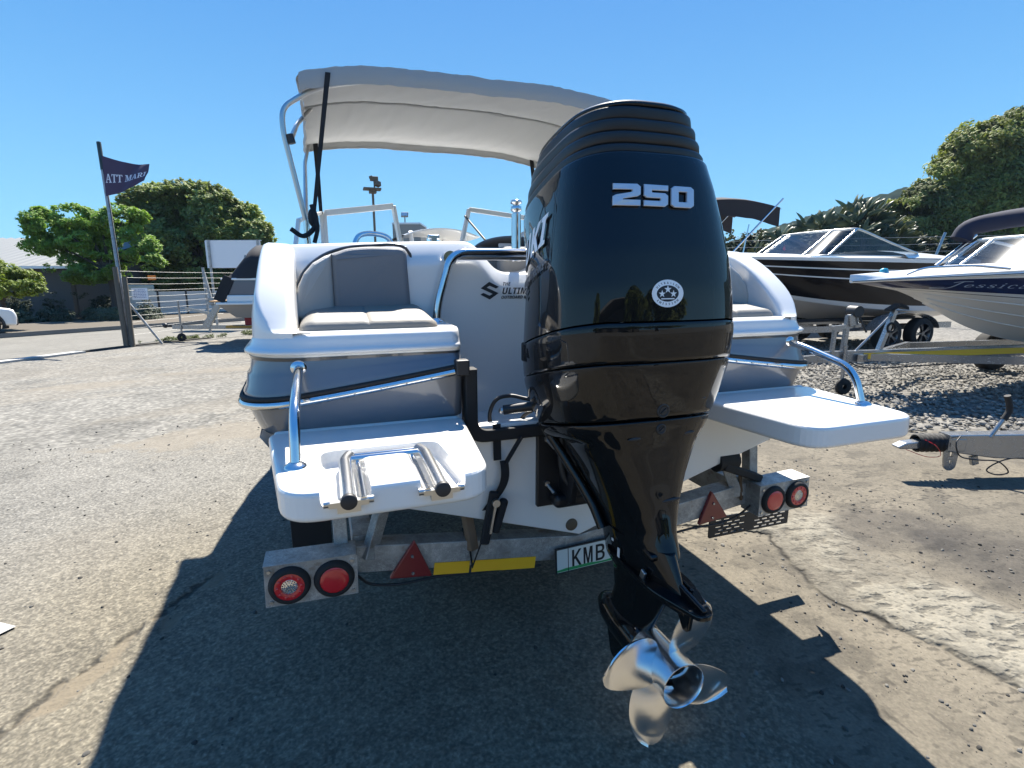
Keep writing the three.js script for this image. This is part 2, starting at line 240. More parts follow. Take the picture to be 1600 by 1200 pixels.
{
  const sheet = (x0, x1, z0, z1, w, hgt, near) => {
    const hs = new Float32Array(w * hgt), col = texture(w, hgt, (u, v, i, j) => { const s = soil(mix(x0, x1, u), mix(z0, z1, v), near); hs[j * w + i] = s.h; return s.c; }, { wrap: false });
    const R = 0.03, bump = texture(w, hgt, (u, v, i, j) => clamp((hs[j * w + i] + 0.008) / R), { srgb: false, wrap: false });
    return std([1, 1, 1], 0.93, { map: col, bumpMap: bump, bumpScale: R * (near ? 1.0 : 0.8) });
  };
  const plane = (x0, x1, z0, z1, nx, nz, y) => { const g = grid(nx, nz, (u, v) => [mix(x0, x1, u), y(mix(x0, x1, u), mix(z0, z1, v)), mix(z0, z1, v)], { flip: true }); return g; };
  const ov = texture(512, 512, (u, v) => { const k = 0.08 + 0.036 * noise(u * 8, v * 8, 131, 8) + 0.036 * noise(u * 90, v * 90, 132, 90) + 0.02 * noise(u * 30, v * 30, 133, 30); return [k * 1.05, k * 0.98, k * 0.84]; }, { rep: [90, 90] });
  struct('ground', new THREE.PlaneGeometry(1200, 1200).rotateX(-PI / 2).translate(0, -0.03, 0), std([1, 1, 1], 0.95, { map: ov }));
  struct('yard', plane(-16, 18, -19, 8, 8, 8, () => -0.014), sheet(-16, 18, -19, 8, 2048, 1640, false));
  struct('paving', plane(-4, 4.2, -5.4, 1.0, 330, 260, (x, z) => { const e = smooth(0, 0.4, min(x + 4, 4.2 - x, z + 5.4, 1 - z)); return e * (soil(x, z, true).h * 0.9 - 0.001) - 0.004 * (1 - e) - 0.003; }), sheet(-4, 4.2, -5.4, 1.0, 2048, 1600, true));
  // loose stones: gravel bed and grit
  const r = rng(5), stone = [0, 1, 2].map((k) => { const g = new THREE.IcosahedronGeometry(1, 1), p = g.attributes.position; for (let i = 0; i < p.count; i++) { const q = 0.72 + 0.5 * noise3(p.getX(i) * 1.4 + k * 9, p.getY(i) * 1.4 + 5, p.getZ(i) * 1.4 + 7, 141); p.setXYZ(i, p.getX(i) * q, p.getY(i) * q * 0.6, p.getZ(i) * q); } g.computeVertexNormals(); return g; });
  const scatter = (name, n, place, size, tint) => stone.forEach((g, k) => {
    const m = new THREE.InstancedMesh(g, std([1, 1, 1], 0.9), floor(n / 3)), M4 = new THREE.Matrix4(), Q = new THREE.Quaternion(), cc = new THREE.Color();
    for (let i = 0; i < m.count; i++) { const [x, z] = place(), s = size(); Q.setFromEuler(new THREE.Euler(r() * 0.5, r() * 6.3, r() * 0.5)); M4.compose(V(x, s * 0.25 + 0.001, z), Q, V(s, s * (0.7 + 0.5 * r()), s * (0.7 + 0.6 * r()))); m.setMatrixAt(i, M4); const t = tint(); m.setColorAt(i, cc.setRGB(t * 1.06, t, t * 0.88)); }
    m.name = k ? name + '_' + String(k).padStart(3, '0') : name; m.castShadow = m.receiveShadow = true; m.userData.kind = 'stuff'; m.userData.label = name === 'gravel' ? 'pale loose gravel strewn over the back of the yard' : 'small loose stones and crumbs lying on the paving'; scene.add(m);
  });
  scatter('gravel', 15000, () => { for (;;) { const x = mix(3.2, 12, pow(r(), 1.3)), z = mix(-9, -2.0, r()); if (soil(x, z, false).gv > 0.5) return [x, z]; } }, () => 0.014 + 0.022 * r() * r(), () => 0.085 + 0.15 * r());
  scatter('grit', 9000, () => { const a = r(); return a < 0.4 ? [mix(0.9, 2.6, r()), mix(-3, -0.6, r())] : a < 0.65 ? [mix(-3.6, -0.8, r()), mix(-6, -1.4, r())] : [mix(-3.5, 3.8, r()), mix(-5, -0.4, r())]; }, () => 0.0012 + 0.009 * pow(r(), 9), () => r() < 0.3 ? 0.02 + 0.02 * r() : 0.06 + 0.09 * r());
  struct('road_marking', extr([[-2.75, 2.66], [-2.29, 2.585], [-2.175, 2.505], [-2.22, 2.455], [-2.75, 2.55]].map(([x, y]) => [x, y]), 0.001).rotateX(-PI / 2).translate(0, 0.0095, 0), std([0.31, 0.30, 0.28], 0.8, { bumpMap: scuff, bumpScale: 0.001 }));
}

// ---------------------------------------------------------------- the big white and grey boat
const loader = new FontLoader();
const fontBold = await loader.loadAsync('fonts/droid/droid_sans_bold.typeface.json');
const fontSerif = await loader.loadAsync('fonts/droid/droid_serif_regular.typeface.json');
const text = (s, size, d, font = fontBold, o = {}) => new TextGeometry(s, { font, size, depth: d, curveSegments: 5, bevelEnabled: false, ...o });
const shear = (g, k) => g.applyMatrix4(new THREE.Matrix4().set(1, k, 0, 0, 0, 1, 0, 0, 0, 0, 1, 0, 0, 0, 0, 1));
const bothSides = (g) => [g, mirrorX(g)];

const boat = thing('motorboat', 'large white and grey motorboat on a trailer, seen from its stern, with pale canopy', 'boat');
const XIN = 0.452, ZWALL = -2.03, BOWZ = -8.0;
function plan(L) {                                       // half outline of the topsides at one level, x > 0
  const { hb, zs, rc } = L, o = [], zb = BOWZ + (1.7 - L.y) * 0.9, ri = 0.035;
  for (let i = 0; i < 3; i++) o.push([XIN, mix(ZWALL, zs - ri, i / 3)]);
  for (let i = 0; i <= 4; i++) { const a = i / 4 * PI / 2; o.push([XIN + ri - ri * cos(a), zs - ri + ri * sin(a)]); }
  for (let i = 1; i < 12; i++) o.push([mix(XIN + ri, hb - rc, i / 12), zs - 0.0 * i]);
  for (let i = 0; i <= 9; i++) { const a = i / 9 * PI / 2; o.push([hb - rc + rc * sin(a), zs - rc + rc * cos(a)]); }
  for (let i = 1; i <= 26; i++) { const t = i / 26, q = pow(t, 1.1); o.push([hb * (1 + 0.05 * sin(min(1, q * 1.6) * PI)) * (1 - pow(q, 3.2)), mix(zs - rc, zb, q)]); }
  return o.map(([x, z]) => { const w = z > zs - rc - 0.01 ? pow(clamp((hb - x) / (hb - XIN)), 1.25) : 0; return [x, L.y + (L.k || 0) * w + 0.012 * max(0, -2 - z), z]; });
}
function bands(levels) { const R = levels.map(plan), n = R[0].length - 1, m = levels.length - 1; return grid(n, m, (u, v) => R[Math.round(v * m)][Math.round(u * n)]); }
const LV = {
  B: { y: 0.945, hb: 1.085, zs: -1.665, rc: 0.17, k: 0.028 }, B2: { y: 0.96, hb: 1.095, zs: -1.655, rc: 0.17, k: 0.03 },
  C0: { y: 1.0, hb: 1.112, zs: -1.648, rc: 0.18, k: 0.06 }, C: { y: 1.038, hb: 1.124, zs: -1.64, rc: 0.18, k: 0.085 },
  E: { y: 1.085, hb: 1.13, zs: -1.635, rc: 0.18, k: 0.075 }, E1: { y: 1.10, hb: 1.122, zs: -1.645, rc: 0.18, k: 0.066 }, E2: { y: 1.135, hb: 1.117, zs: -1.65, rc: 0.175, k: 0.04 }, E3: { y: 1.142, hb: 1.108, zs: -1.656, rc: 0.175, k: 0.036 }, F: { y: 1.185, hb: 1.103, zs: -1.662, rc: 0.17, k: 0.004 },
};
{
  const h = { y: 1.199, hb: 1.106, zs: -1.66, rc: 0.17 };
  const whiteLv = [h, { ...h, y: 1.202, hb: 1.116, zs: -1.65 }, { ...h, y: 1.211, hb: 1.118, zs: -1.648 }, { ...h, y: 1.217, hb: 1.112, zs: -1.655 }, { ...h, y: 1.222, hb: 1.103, zs: -1.661 },
    { ...h, y: 1.238, hb: 1.097, zs: -1.666, rc: 0.17 }, { ...h, y: 1.252, hb: 1.090, zs: -1.671, rc: 0.165 }, { ...h, y: 1.261, hb: 1.080, zs: -1.680, rc: 0.16 }, { ...h, y: 1.266, hb: 1.06, zs: -1.698, rc: 0.15 }];
  const side = [bands(whiteLv.slice(0, 6))];
  // upper lip edge and ledge only round the stern; the cheek takes over forward of it
  const yg = (z) => { const q = clamp((-1.70 - z) / 0.46); return 1.266 + 0.292 * (1 - pow(1 - q, 1.9)) + 0.014 * max(0, -2.16 - z); };
  const outer = (z) => { const rc = 0.165, zs = -1.672, hb = 1.094, t = clamp((-1.85 - z) / (BOWZ + 0.3 + 1.85) * -1, 0, 1), q = clamp((z + 1.85) / (BOWZ + 0.4 + 1.85)); const a = max(0, z - (zs - rc)); return (hb - rc + sqrt(max(0, rc * rc - a * a))) * (1 + 0.05 * sin(min(1, q * 1.6) * PI)) * (1 - pow(q, 3.2)); };
  const top2 = whiteLv.slice(5).map(plan), nAft = 28;
  side.push(grid(nAft, top2.length - 1, (u, v) => top2[Math.round(v * (top2.length - 1))][Math.round(u * nAft)]));
  const edge = top2[top2.length - 1].slice(0, nAft + 1);
  side.push(grid(nAft, 1, (u, v) => { const p = edge[Math.round(u * nAft)]; return v < 0.5 ? p : [p[0], 1.267, min(p[2], -2.1)]; }));
  const zc = (u) => -1.676 - pow(u, 1.7) * 6.0;
  const sec = (z) => { const x = outer(z), y = yg(z), e = clamp((y - 1.266) / 0.03), r = 0.022 * e, xi = min(x - 0.05, 0.958), q = clamp((y - 1.266) / 0.29); return [[x, 1.236], [x - 0.012 * q, mix(1.24, y, 0.5)], [x - 0.036 * q, y - r], [x - 0.040 * q - r * 0.2, y - r * 0.3], [x - 0.042 * q - r * 0.75, y - 0.001], [xi + 0.03, y - 0.004 * e], [xi + 0.008, y - 0.010 * e], [xi, y - 0.03 * e], [xi - 0.003, 1.262]].map(([a, b]) => [max(a, 0.0), b]); };
  side.push(grid(80, 8, (u, v) => { const z = zc(u), p = sec(z)[Math.round(v * 8)]; return [p[0], p[1] + 0.012 * max(0, -2 - z) * 0, z]; }));
  const wall = grid(140, 26, (u, v) => {
    const x = mix(-1.0, 1.0, u), notch = 0.125 * Math.exp(-pow(abs(x + 0.1) / 0.155, 4)), T = 1.578 - 0.03 * x * x - notch, r = 0.10, k = v * 26;
    if (k <= 8) return [x, mix(0.86, T - r, k / 8), ZWALL + 0.012 * x * x];
    if (k <= 18) { const q = (k - 8) / 10, b = clamp((q - 0.7) / 0.3), yy = q < 0.7 ? T - r + 0.088 * q / 0.7 : T - 0.012 + 0.012 * sin(b * PI / 2), zz = q < 0.7 ? -0.055 * pow(q / 0.7, 1.4) : -0.055 - 0.045 * (1 - cos(b * PI / 2)); return [x, yy, ZWALL + zz + 0.012 * x * x * (1 - q)]; }
    const t = (k - 18) / 8; return t > 0.92 ? [x, T - 0.4, -2.62] : [x, T + 0.012 * t, mix(ZWALL - r, -2.62, t)];
  });
  // hull bottom and lower transom
  const bottom = grid(30, 12, (u, v) => {
    const q = u, z = mix(-1.70, BOWZ + 0.5, q), f = 1 - pow(q, 2.4), yk = 0.455 + 0.75 * pow(q, 4), k = v * 12, hb = LV.B.hb * (1 + 0.05 * sin(min(1, q * 1.6) * PI)) * (1 - pow(q, 3.2));
    const xs = [0, 0.5, 0.96], ys = [0, 0.16, 0.30];
    if (k <= 5) return [xs[1] * f * k / 5, yk + ys[1] * k / 5, z];
    if (k <= 9) return [mix(xs[1], xs[2], (k - 5) / 4) * f, yk + mix(ys[1], ys[2], (k - 5) / 4), z];
    const a = (k - 9) / 3, yc = yk + ys[2]; return [mix(xs[2] * f, max(hb, xs[2] * f), a), mix(yc, max(0.95 + 0.012 * max(0, -2 - z), yc + 0.05), a), z];
  });
  const tr = [[0, 0.452], [0.5, 0.612], [0.955, 0.752], [1.03, 0.85], [1.035, 0.955], [0.47, 0.985], [0.448, 0.93], [0.42, 0.925]];
  const transom = extr([...tr, ...tr.slice(1).reverse().map(([x, y]) => [-x, y])], 0.022, 0.006).translate(0, 0, -1.697);
  const well = [bx(0.92, 0.02, 0.37, 0, 0.872, -1.855), bx(0.9, 0.055, 0.035, 0, 0.9, -1.683, 0, 0, 0, 0.01), bx(0.9, 0.02, 0.03, 0, 0.915, -1.702)];
  const inside = [bx(1.7, 0.02, 1.75, 0, 0.8, -3.5), bx(1.75, 0.7, 0.02, 0, 1.15, -4.4), grid(20, 10, (u, v) => { const z = mix(-4.35, BOWZ + 0.32, v), w = max(0.001, outer(z) - 0.03); return [mix(-w, w, u), yg(z) + 0.05 * (1 - pow(2 * u - 1, 2)) - 0.002, z]; })];
  const hull = part('hull', [side.map(bothSides), wall, bothSides(bottom), transom, well, inside], M.white, boat);
  const g1 = bands([LV.B, LV.B2, LV.C0, LV.C, { ...LV.E, y: 1.06, hb: 1.13, zs: -1.633 }, LV.E, LV.E1, LV.E2, LV.E3, LV.F]);
  part('grey_band', bothSides(g1), M.grey, boat);
  part('pinstripe', bothSides(bands([{ ...LV.F, y: 1.182, hb: 1.1045, zs: -1.6605 }, { ...h, y: 1.193, hb: 1.1065, zs: -1.659 }])), M.stripe, boat);
  part('white_line', bothSides(bands([{ ...h, y: 1.1925, hb: 1.105, zs: -1.661 }, { ...h, y: 1.1995, hb: 1.107, zs: -1.659 }])), M.white, boat);
  // rub rail: black rubber with a stainless half round below it
  const pathD = plan({ y: 1.048, hb: 1.138, zs: -1.628, rc: 0.18, k: 0.085 }).slice(7), pathR = plan({ y: 1.066, hb: 1.136, zs: -1.632, rc: 0.18, k: 0.083 }).slice(7);
  for (const s of [1, -1]) {
    const f = (p) => p.map(([x, y, z]) => [s * x, y, z]);
    const rb = part('rub_rail', tube(f(pathD), 0.0115, 10), M.chrome, boat);
    part('rubber_strip', tube(f(pathR), 0.008, 8), M.rubber, rb);
    part('end_cap', bx(0.045, 0.05, 0.045, s * (XIN + 0.01), 1.142, -1.632, 0, 0, 0, 0.006), M.plastic, rb);
    for (let i = 0; i < 7; i++) { const p = pathD[2 + i * 2]; if (i < 5) part('screw', disc(0.0035, 0.004, s * p[0], p[1], p[2] + 0.0125, 8), M.dull, rb); }
  }
  // black edging of the motor well
  const w = 0.043, o = roundPoly([[-0.448, 1.13], [-0.448, 0.872], [0.448, 0.872], [0.448, 1.13], [0.448 - w, 1.13], [0.448 - w, 0.872 + w], [-0.448 + w, 0.872 + w], [-0.448 + w, 1.13]], [0, 0.075, 0.075, 0, 0, 0.04, 0.04, 0], 7);
  part('well_edging', extr(o, 0.05, 0.006).translate(0, 0, -1.70), M.rubber, boat);
}
// swim platforms
{
  const out = roundPoly([[0.458, 1.645], [1.055, 1.645], [0.986, 1.135], [0.515, 1.135]], [0.02, 0.03, 0.085, 0.085], 8);
  const base = new THREE.ExtrudeGeometry(shape(out), { depth: 0.046, bevelEnabled: true, bevelSize: 0.014, bevelThickness: 0.014, bevelOffset: -0.014, bevelSegments: 4, curveSegments: 10 });
  const put = (g) => g.rotateX(-PI / 2).translate(0, 0.912, 0);   // shape y -> -z
  const lower = put(base);
  const apron = () => bx(0.57, 0.05, 0.03, 0.755, 0.95, -1.655, 0.5, 0, 0, 0.012);
  part('swim_platform', [lower, apron()], M.white, boat);
  // the port platform has a channel for the ladder
  const ev = new Evaluator(); ev.attributes = ['position', 'normal', 'uv'];
  const chan = roundPoly([[-0.905, 1.05], [-0.905, 1.415], [-0.595, 1.415], [-0.575, 1.05], [-0.685, 1.05], [-0.69, 1.335], [-0.80, 1.335], [-0.795, 1.05]], [0, 0.04, 0.04, 0, 0, 0.02, 0.02, 0], 5);
  const A = new Brush(norm(mirrorX(lower))), B = new Brush(norm(new THREE.ExtrudeGeometry(shape(chan), { depth: 0.06, bevelEnabled: true, bevelSize: 0.012, bevelThickness: 0.02, bevelOffset: -0.012, bevelSegments: 3 }).rotateX(-PI / 2).translate(0, 0.952, 0)));
  A.updateMatrixWorld(); B.updateMatrixWorld();
  const cut = ev.evaluate(A, B, SUBTRACTION).geometry;
  part('swim_platform', [cut, mirrorX(apron())], M.white, boat, 'platform with a recess for the ladder');
  const lad = part('boarding_ladder', [rod([-0.83, 0.958, -1.37], [-0.655, 0.958, -1.37], 0.0105), rod([-0.83, 0.957, -1.395], [-0.655, 0.957, -1.395], 0.0085)], M.chrome, boat);
  for (const [x0, x1] of [[-0.846, -0.846], [-0.637, -0.64]]) {
    part('rail', tube(bend([[x0 + (x0 < -0.7 ? 0.012 : -0.012), 0.958, -1.395], [x0, 0.958, -1.36], [x1, 0.952, -1.108]], 0.02), 0.0165, 14), M.prop, lad);
    part('inner_rail', rod([x1 + (x0 < -0.7 ? 0.032 : -0.032), 0.95, -1.36], [x1 + (x0 < -0.7 ? 0.032 : -0.032), 0.946, -1.12], 0.008), M.chrome, lad);
    part('rail_cap', lathe([[0, 0], [0.0155, 0.001], [0.018, 0.005], [0.018, 0.014]], 20).rotateX(-PI / 2).translate(x1, 0.952, -1.098), M.plastic, lad);
    part('hinge_bolt', [bx(0.085, 0.012, 0.016, x1, 0.942, -1.125), ...[-1, 1].map((s) => new THREE.CylinderGeometry(0.0085, 0.0085, 0.014, 6).rotateZ(PI / 2).translate(x1 + s * 0.046, 0.945, -1.125)), bx(0.05, 0.018, 0.04, x1, 0.93, -1.14)], M.dull, lad);
  }
}
for (const s of [1, -1]) {
  const gr = part('grab_rail', tube(bend([[s * 0.955, 1.162, -1.665], [s * 0.956, 1.15, -1.585], [s * 0.958, 1.095, -1.365], [s * 0.962, 0.955, -1.318]], 0.09, 10), 0.0135, 14), M.chrome, boat);
  part('flange', lathe([[0, 0.012], [0.012, 0.012], [0.023, 0.004], [0.024, 0]], 20).rotateX(PI / 2).translate(s * 0.955, 1.163, -1.662), M.chrome, gr);
  part('flange', lathe([[0, 0.012], [0.014, 0.012], [0.026, 0.004], [0.027, 0]], 20).translate(s * 0.962, 0.972, -1.318), M.chrome, gr);
  part('thru_hull', lathe([[0, 0.01], [0.008, 0.01], [0.012, 0.003], [0.012, 0]], 14).rotateZ(-s * PI / 2).translate(s * 1.128, 1.02, -1.86), M.chrome, boat);
  // seat: cushion on the ledge, back with a pale bolster at the outer end
  const mir = (g) => s > 0 ? g : mirrorX(g);
  const cush = (u0, u1) => grid(28, 22, (u, v) => {
    const X0 = 0.505, X1 = 0.955, x = mix(mix(X0, X1, u0), mix(X0, X1, u1), u), m = (X0 + X1) / 2, L = (X1 - X0) / 2, e = sqrt(max(0, 1 - pow(max(0, abs(x - m) - (L - 0.055)) / 0.055, 2))), y0 = 1.264, seam = 0.004 * Math.exp(-pow((x - 0.738) / 0.006, 2));
    const zf = -1.728 - 0.05 * (1 - e), zb = -2.02 + 0.03 * (1 - e), a = v * PI * 0.5, t = v < 0.5 ? v * 2 : 1, w = v < 0.5 ? 0 : (v - 0.5) * 2, k = t * PI * 0.5;
    return [x, y0 + e * ((0.034 + seam * -1) * sin(k) + 0.034 * w) - 0.001 - (e < 0.02 ? 0.002 : 0), w > 0 ? mix(zf - 0.03, zb, w) : zf - 0.03 * (1 - cos(k))];
  });
  part('seat_cushion', mir(cush(0.518, 1)), M.vinylPale, boat, 'pale grey outer half of the seat');
  part('seat_cushion', mir(cush(0, 0.518)), M.vinylBeige, boat, 'beige inner half of the seat');
  const bcurve = (pts, mat, bulge) => { const g = new THREE.ExtrudeGeometry(shape(pts), { depth: 0.02, bevelEnabled: true, bevelSize: 0.024, bevelThickness: 0.024, bevelOffset: -0.024, bevelSegments: 5, curveSegments: 8 }); const p = g.attributes.position; for (let i = 0; i < p.count; i++) { const x = p.getX(i), y = p.getY(i); p.setZ(i, p.getZ(i) - 2.045 - (y - 1.3) * 0.06 + bulge * pow(max(0, x - 0.76), 2)); } g.computeVertexNormals(); return mir(g); };
  const q = []; for (let i = 0; i <= 10; i++) { const a = i / 10 * PI / 2; q.push([0.875 + 0.115 * sin(a) - 0.02, 1.30 + 0.19 * cos(a)]); }
  part('seat_bolster', bcurve([[0.8365, 1.285], [0.8365, 1.513], [0.86, 1.505], [0.90, 1.48], [0.93, 1.445], [0.952, 1.40], [0.962, 1.35], [0.962, 1.3], [0.945, 1.283]], 0, 2.6), M.bolster, boat);
  part('seat_back', bcurve(roundPoly([[0.56, 1.30], [0.838, 1.285], [0.838, 1.513], [0.78, 1.535], [0.70, 1.543], [0.568, 1.54]], [0.02, 0.004, 0.004, 0.02, 0.05, 0.03], 5), 0, 2.6), M.vinylGrey, boat);
  part('seat_piping', tube(curve([[s * 0.556, 1.30, -2.036], [s * 0.562, 1.535, -2.05], [s * 0.70, 1.546, -2.05], [s * 0.80, 1.533, -2.045], [s * 0.87, 1.505, -2.03], [s * 0.935, 1.445, -1.985], [s * 0.967, 1.36, -1.955], [s * 0.964, 1.285, -1.95]], 40), 0.006, 6), M.stripe, boat);
}
// ski tow bar and pole
{
  const Y = 1.522, tb = part('tow_rail', tube(bend([[-0.475, 1.26, -1.965], [-0.465, 1.34, -1.97], [-0.405, Y, -1.985], [0, Y + 0.006, -2.02], [0.405, Y, -1.985], [0.465, 1.34, -1.97], [0.475, 1.26, -1.965]], 0.06, 8), 0.0165, 14), M.chrome, boat);
  for (const s of [1, -1]) { part('end_fitting', disc(0.026, 0.05, s * 0.41, 1.503, -2.01, 20), M.chrome, tb); part('foot', lathe([[0.032, 0], [0.03, 0.006], [0.017, 0.014]], 18).translate(s * 0.475, 1.266, -1.965), M.chrome, tb); }
  part('backing_rail', rod([-0.40, 1.507, -2.0], [0.40, 1.507, -2.0], 0.011), M.dull, tb);
  part('ski_pole', lathe([[0.0, 0.253], [0.018, 0.253], [0.024, 0.249], [0.024, 0.238], [0.014, 0.235], [0.014, 0.228], [0.023, 0.226], [0.023, 0.208], [0.015, 0.206], [0.015, 0.199], [0.0205, 0.196], [0.0205, 0.0], [0.03, 0.0]], 24).translate(-0.075, 1.5, -2.18), M.chrome, boat);
  // what shows through the dip in the coaming
  part('cockpit_seat', [bx(0.5, 0.28, 0.1, -0.1, 1.43, -2.42, 0.1, 0, 0, 0.03), bx(0.16, 0.2, 0.09, -0.04, 1.47, -2.3, 0.1, 0, 0, 0.03)], M.vinylPale, boat);
  part('cockpit_carpet', bx(0.6, 0.02, 0.3, -0.15, 1.38, -2.3), M.dark, boat);
  part('handrail', tube(curve([[-0.74, 1.56, -2.35], [-0.715, 1.605, -2.37], [-0.65, 1.618, -2.4], [-0.59, 1.60, -2.4], [-0.57, 1.55, -2.4]], 20), 0.011, 10), M.chrome, boat);
  part('cleat', [bx(0.05, 0.02, 0.02, -0.42, 1.598, -2.25, 0, 0, 0, 0.006), disc(0.012, 0.03, -0.42, 1.588, -2.25, 12)], M.chrome, boat);
}
// the emblem and the words on the coaming
{
  const S = [[0.48, 1], [1, 0.72], [0.84, 0.62], [0.5, 0.78], [0.34, 0.68], [0.98, 0.36], [0.5, 0], [0, 0.28], [0.16, 0.38], [0.5, 0.22], [0.66, 0.32], [0.02, 0.64]].map(([x, y]) => [x * 0.078, y * 0.07]);
  const T = (s, size, x, y) => shear(text(s, size, 0.0015), 0.25).translate(x, y, 0);
  const d = part('decal', [extr(S, 0.0015).translate(-0.282, 1.343, 0), T('THE', 0.013, -0.189, 1.398), T('ULTIMATE', 0.026, -0.194, 1.364), T('OUTBOARD MOTOR', 0.0125, -0.196, 1.345)].map((g) => g.translate(0, 0, -2.0295)), M.stripe, boat);
}
// windscreen
{
  const quad = (name, pts, w, z = 0) => {                 // framed pane: pts TL, TR, BR, BL
    const fr = part(name, [0, 1, 2, 3].map((i) => bar(pts[i], pts[(i + 1) % 4], i === 0 ? 0.03 : 0.026, i === 0 ? w * 1.2 : w, 0.004)), M.white, boat);
    part('pane', grid(1, 1, (u, v) => [0, 1, 2].map((k) => mix(mix(pts[0][k], pts[1][k], u), mix(pts[3][k], pts[2][k], u), v))), M.glass, fr); return fr;
  };
  quad('windscreen_frame', [[-0.835, 1.915, -4.3], [-0.325, 1.985, -4.3], [-0.29, 1.66, -4.22], [-0.835, 1.66, -4.15]], 0.036);
  quad('windscreen_frame', [[-1.0, 1.80, -3.75], [-0.86, 1.915, -4.28], [-0.86, 1.62, -4.13], [-1.03, 1.60, -3.6]], 0.02);
  quad('windscreen_frame', [[0.28, 1.985, -4.3], [0.835, 1.93, -4.3], [0.86, 1.62, -4.15], [0.17, 1.62, -4.22]], 0.03);
  quad('windscreen_frame', [[0.86, 1.915, -4.28], [1.0, 1.80, -3.75], [1.03, 1.60, -3.6], [0.86, 1.62, -4.13]], 0.02);
  part('windscreen_stay', rod([0.24, 1.93, -4.28], [0.33, 1.70, -3.95], 0.008), M.plastic, boat);
  part('helm_console', [new THREE.SphereGeometry(0.34, 24, 14, 0, 2 * PI, 0, PI / 2).scale(1, 0.42, 0.5).translate(0.52, 1.61, -3.9), bx(0.66, 0.5, 0.4, 0.52, 1.37, -3.95, 0, 0, 0, 0.04)], M.satin, boat);
  part('dash_switch', bx(0.1, 0.05, 0.02, 0.4, 1.66, -3.735, -0.5, 0, 0, 0.008), M.silver, boat);
  part('steering_wheel', [new THREE.TorusGeometry(0.17, 0.014, 10, 36).rotateX(-0.5).translate(0.6, 1.62, -3.6), rod([0.44, 1.62, -3.6], [0.76, 1.62, -3.6], 0.01)], M.silver, boat);
}
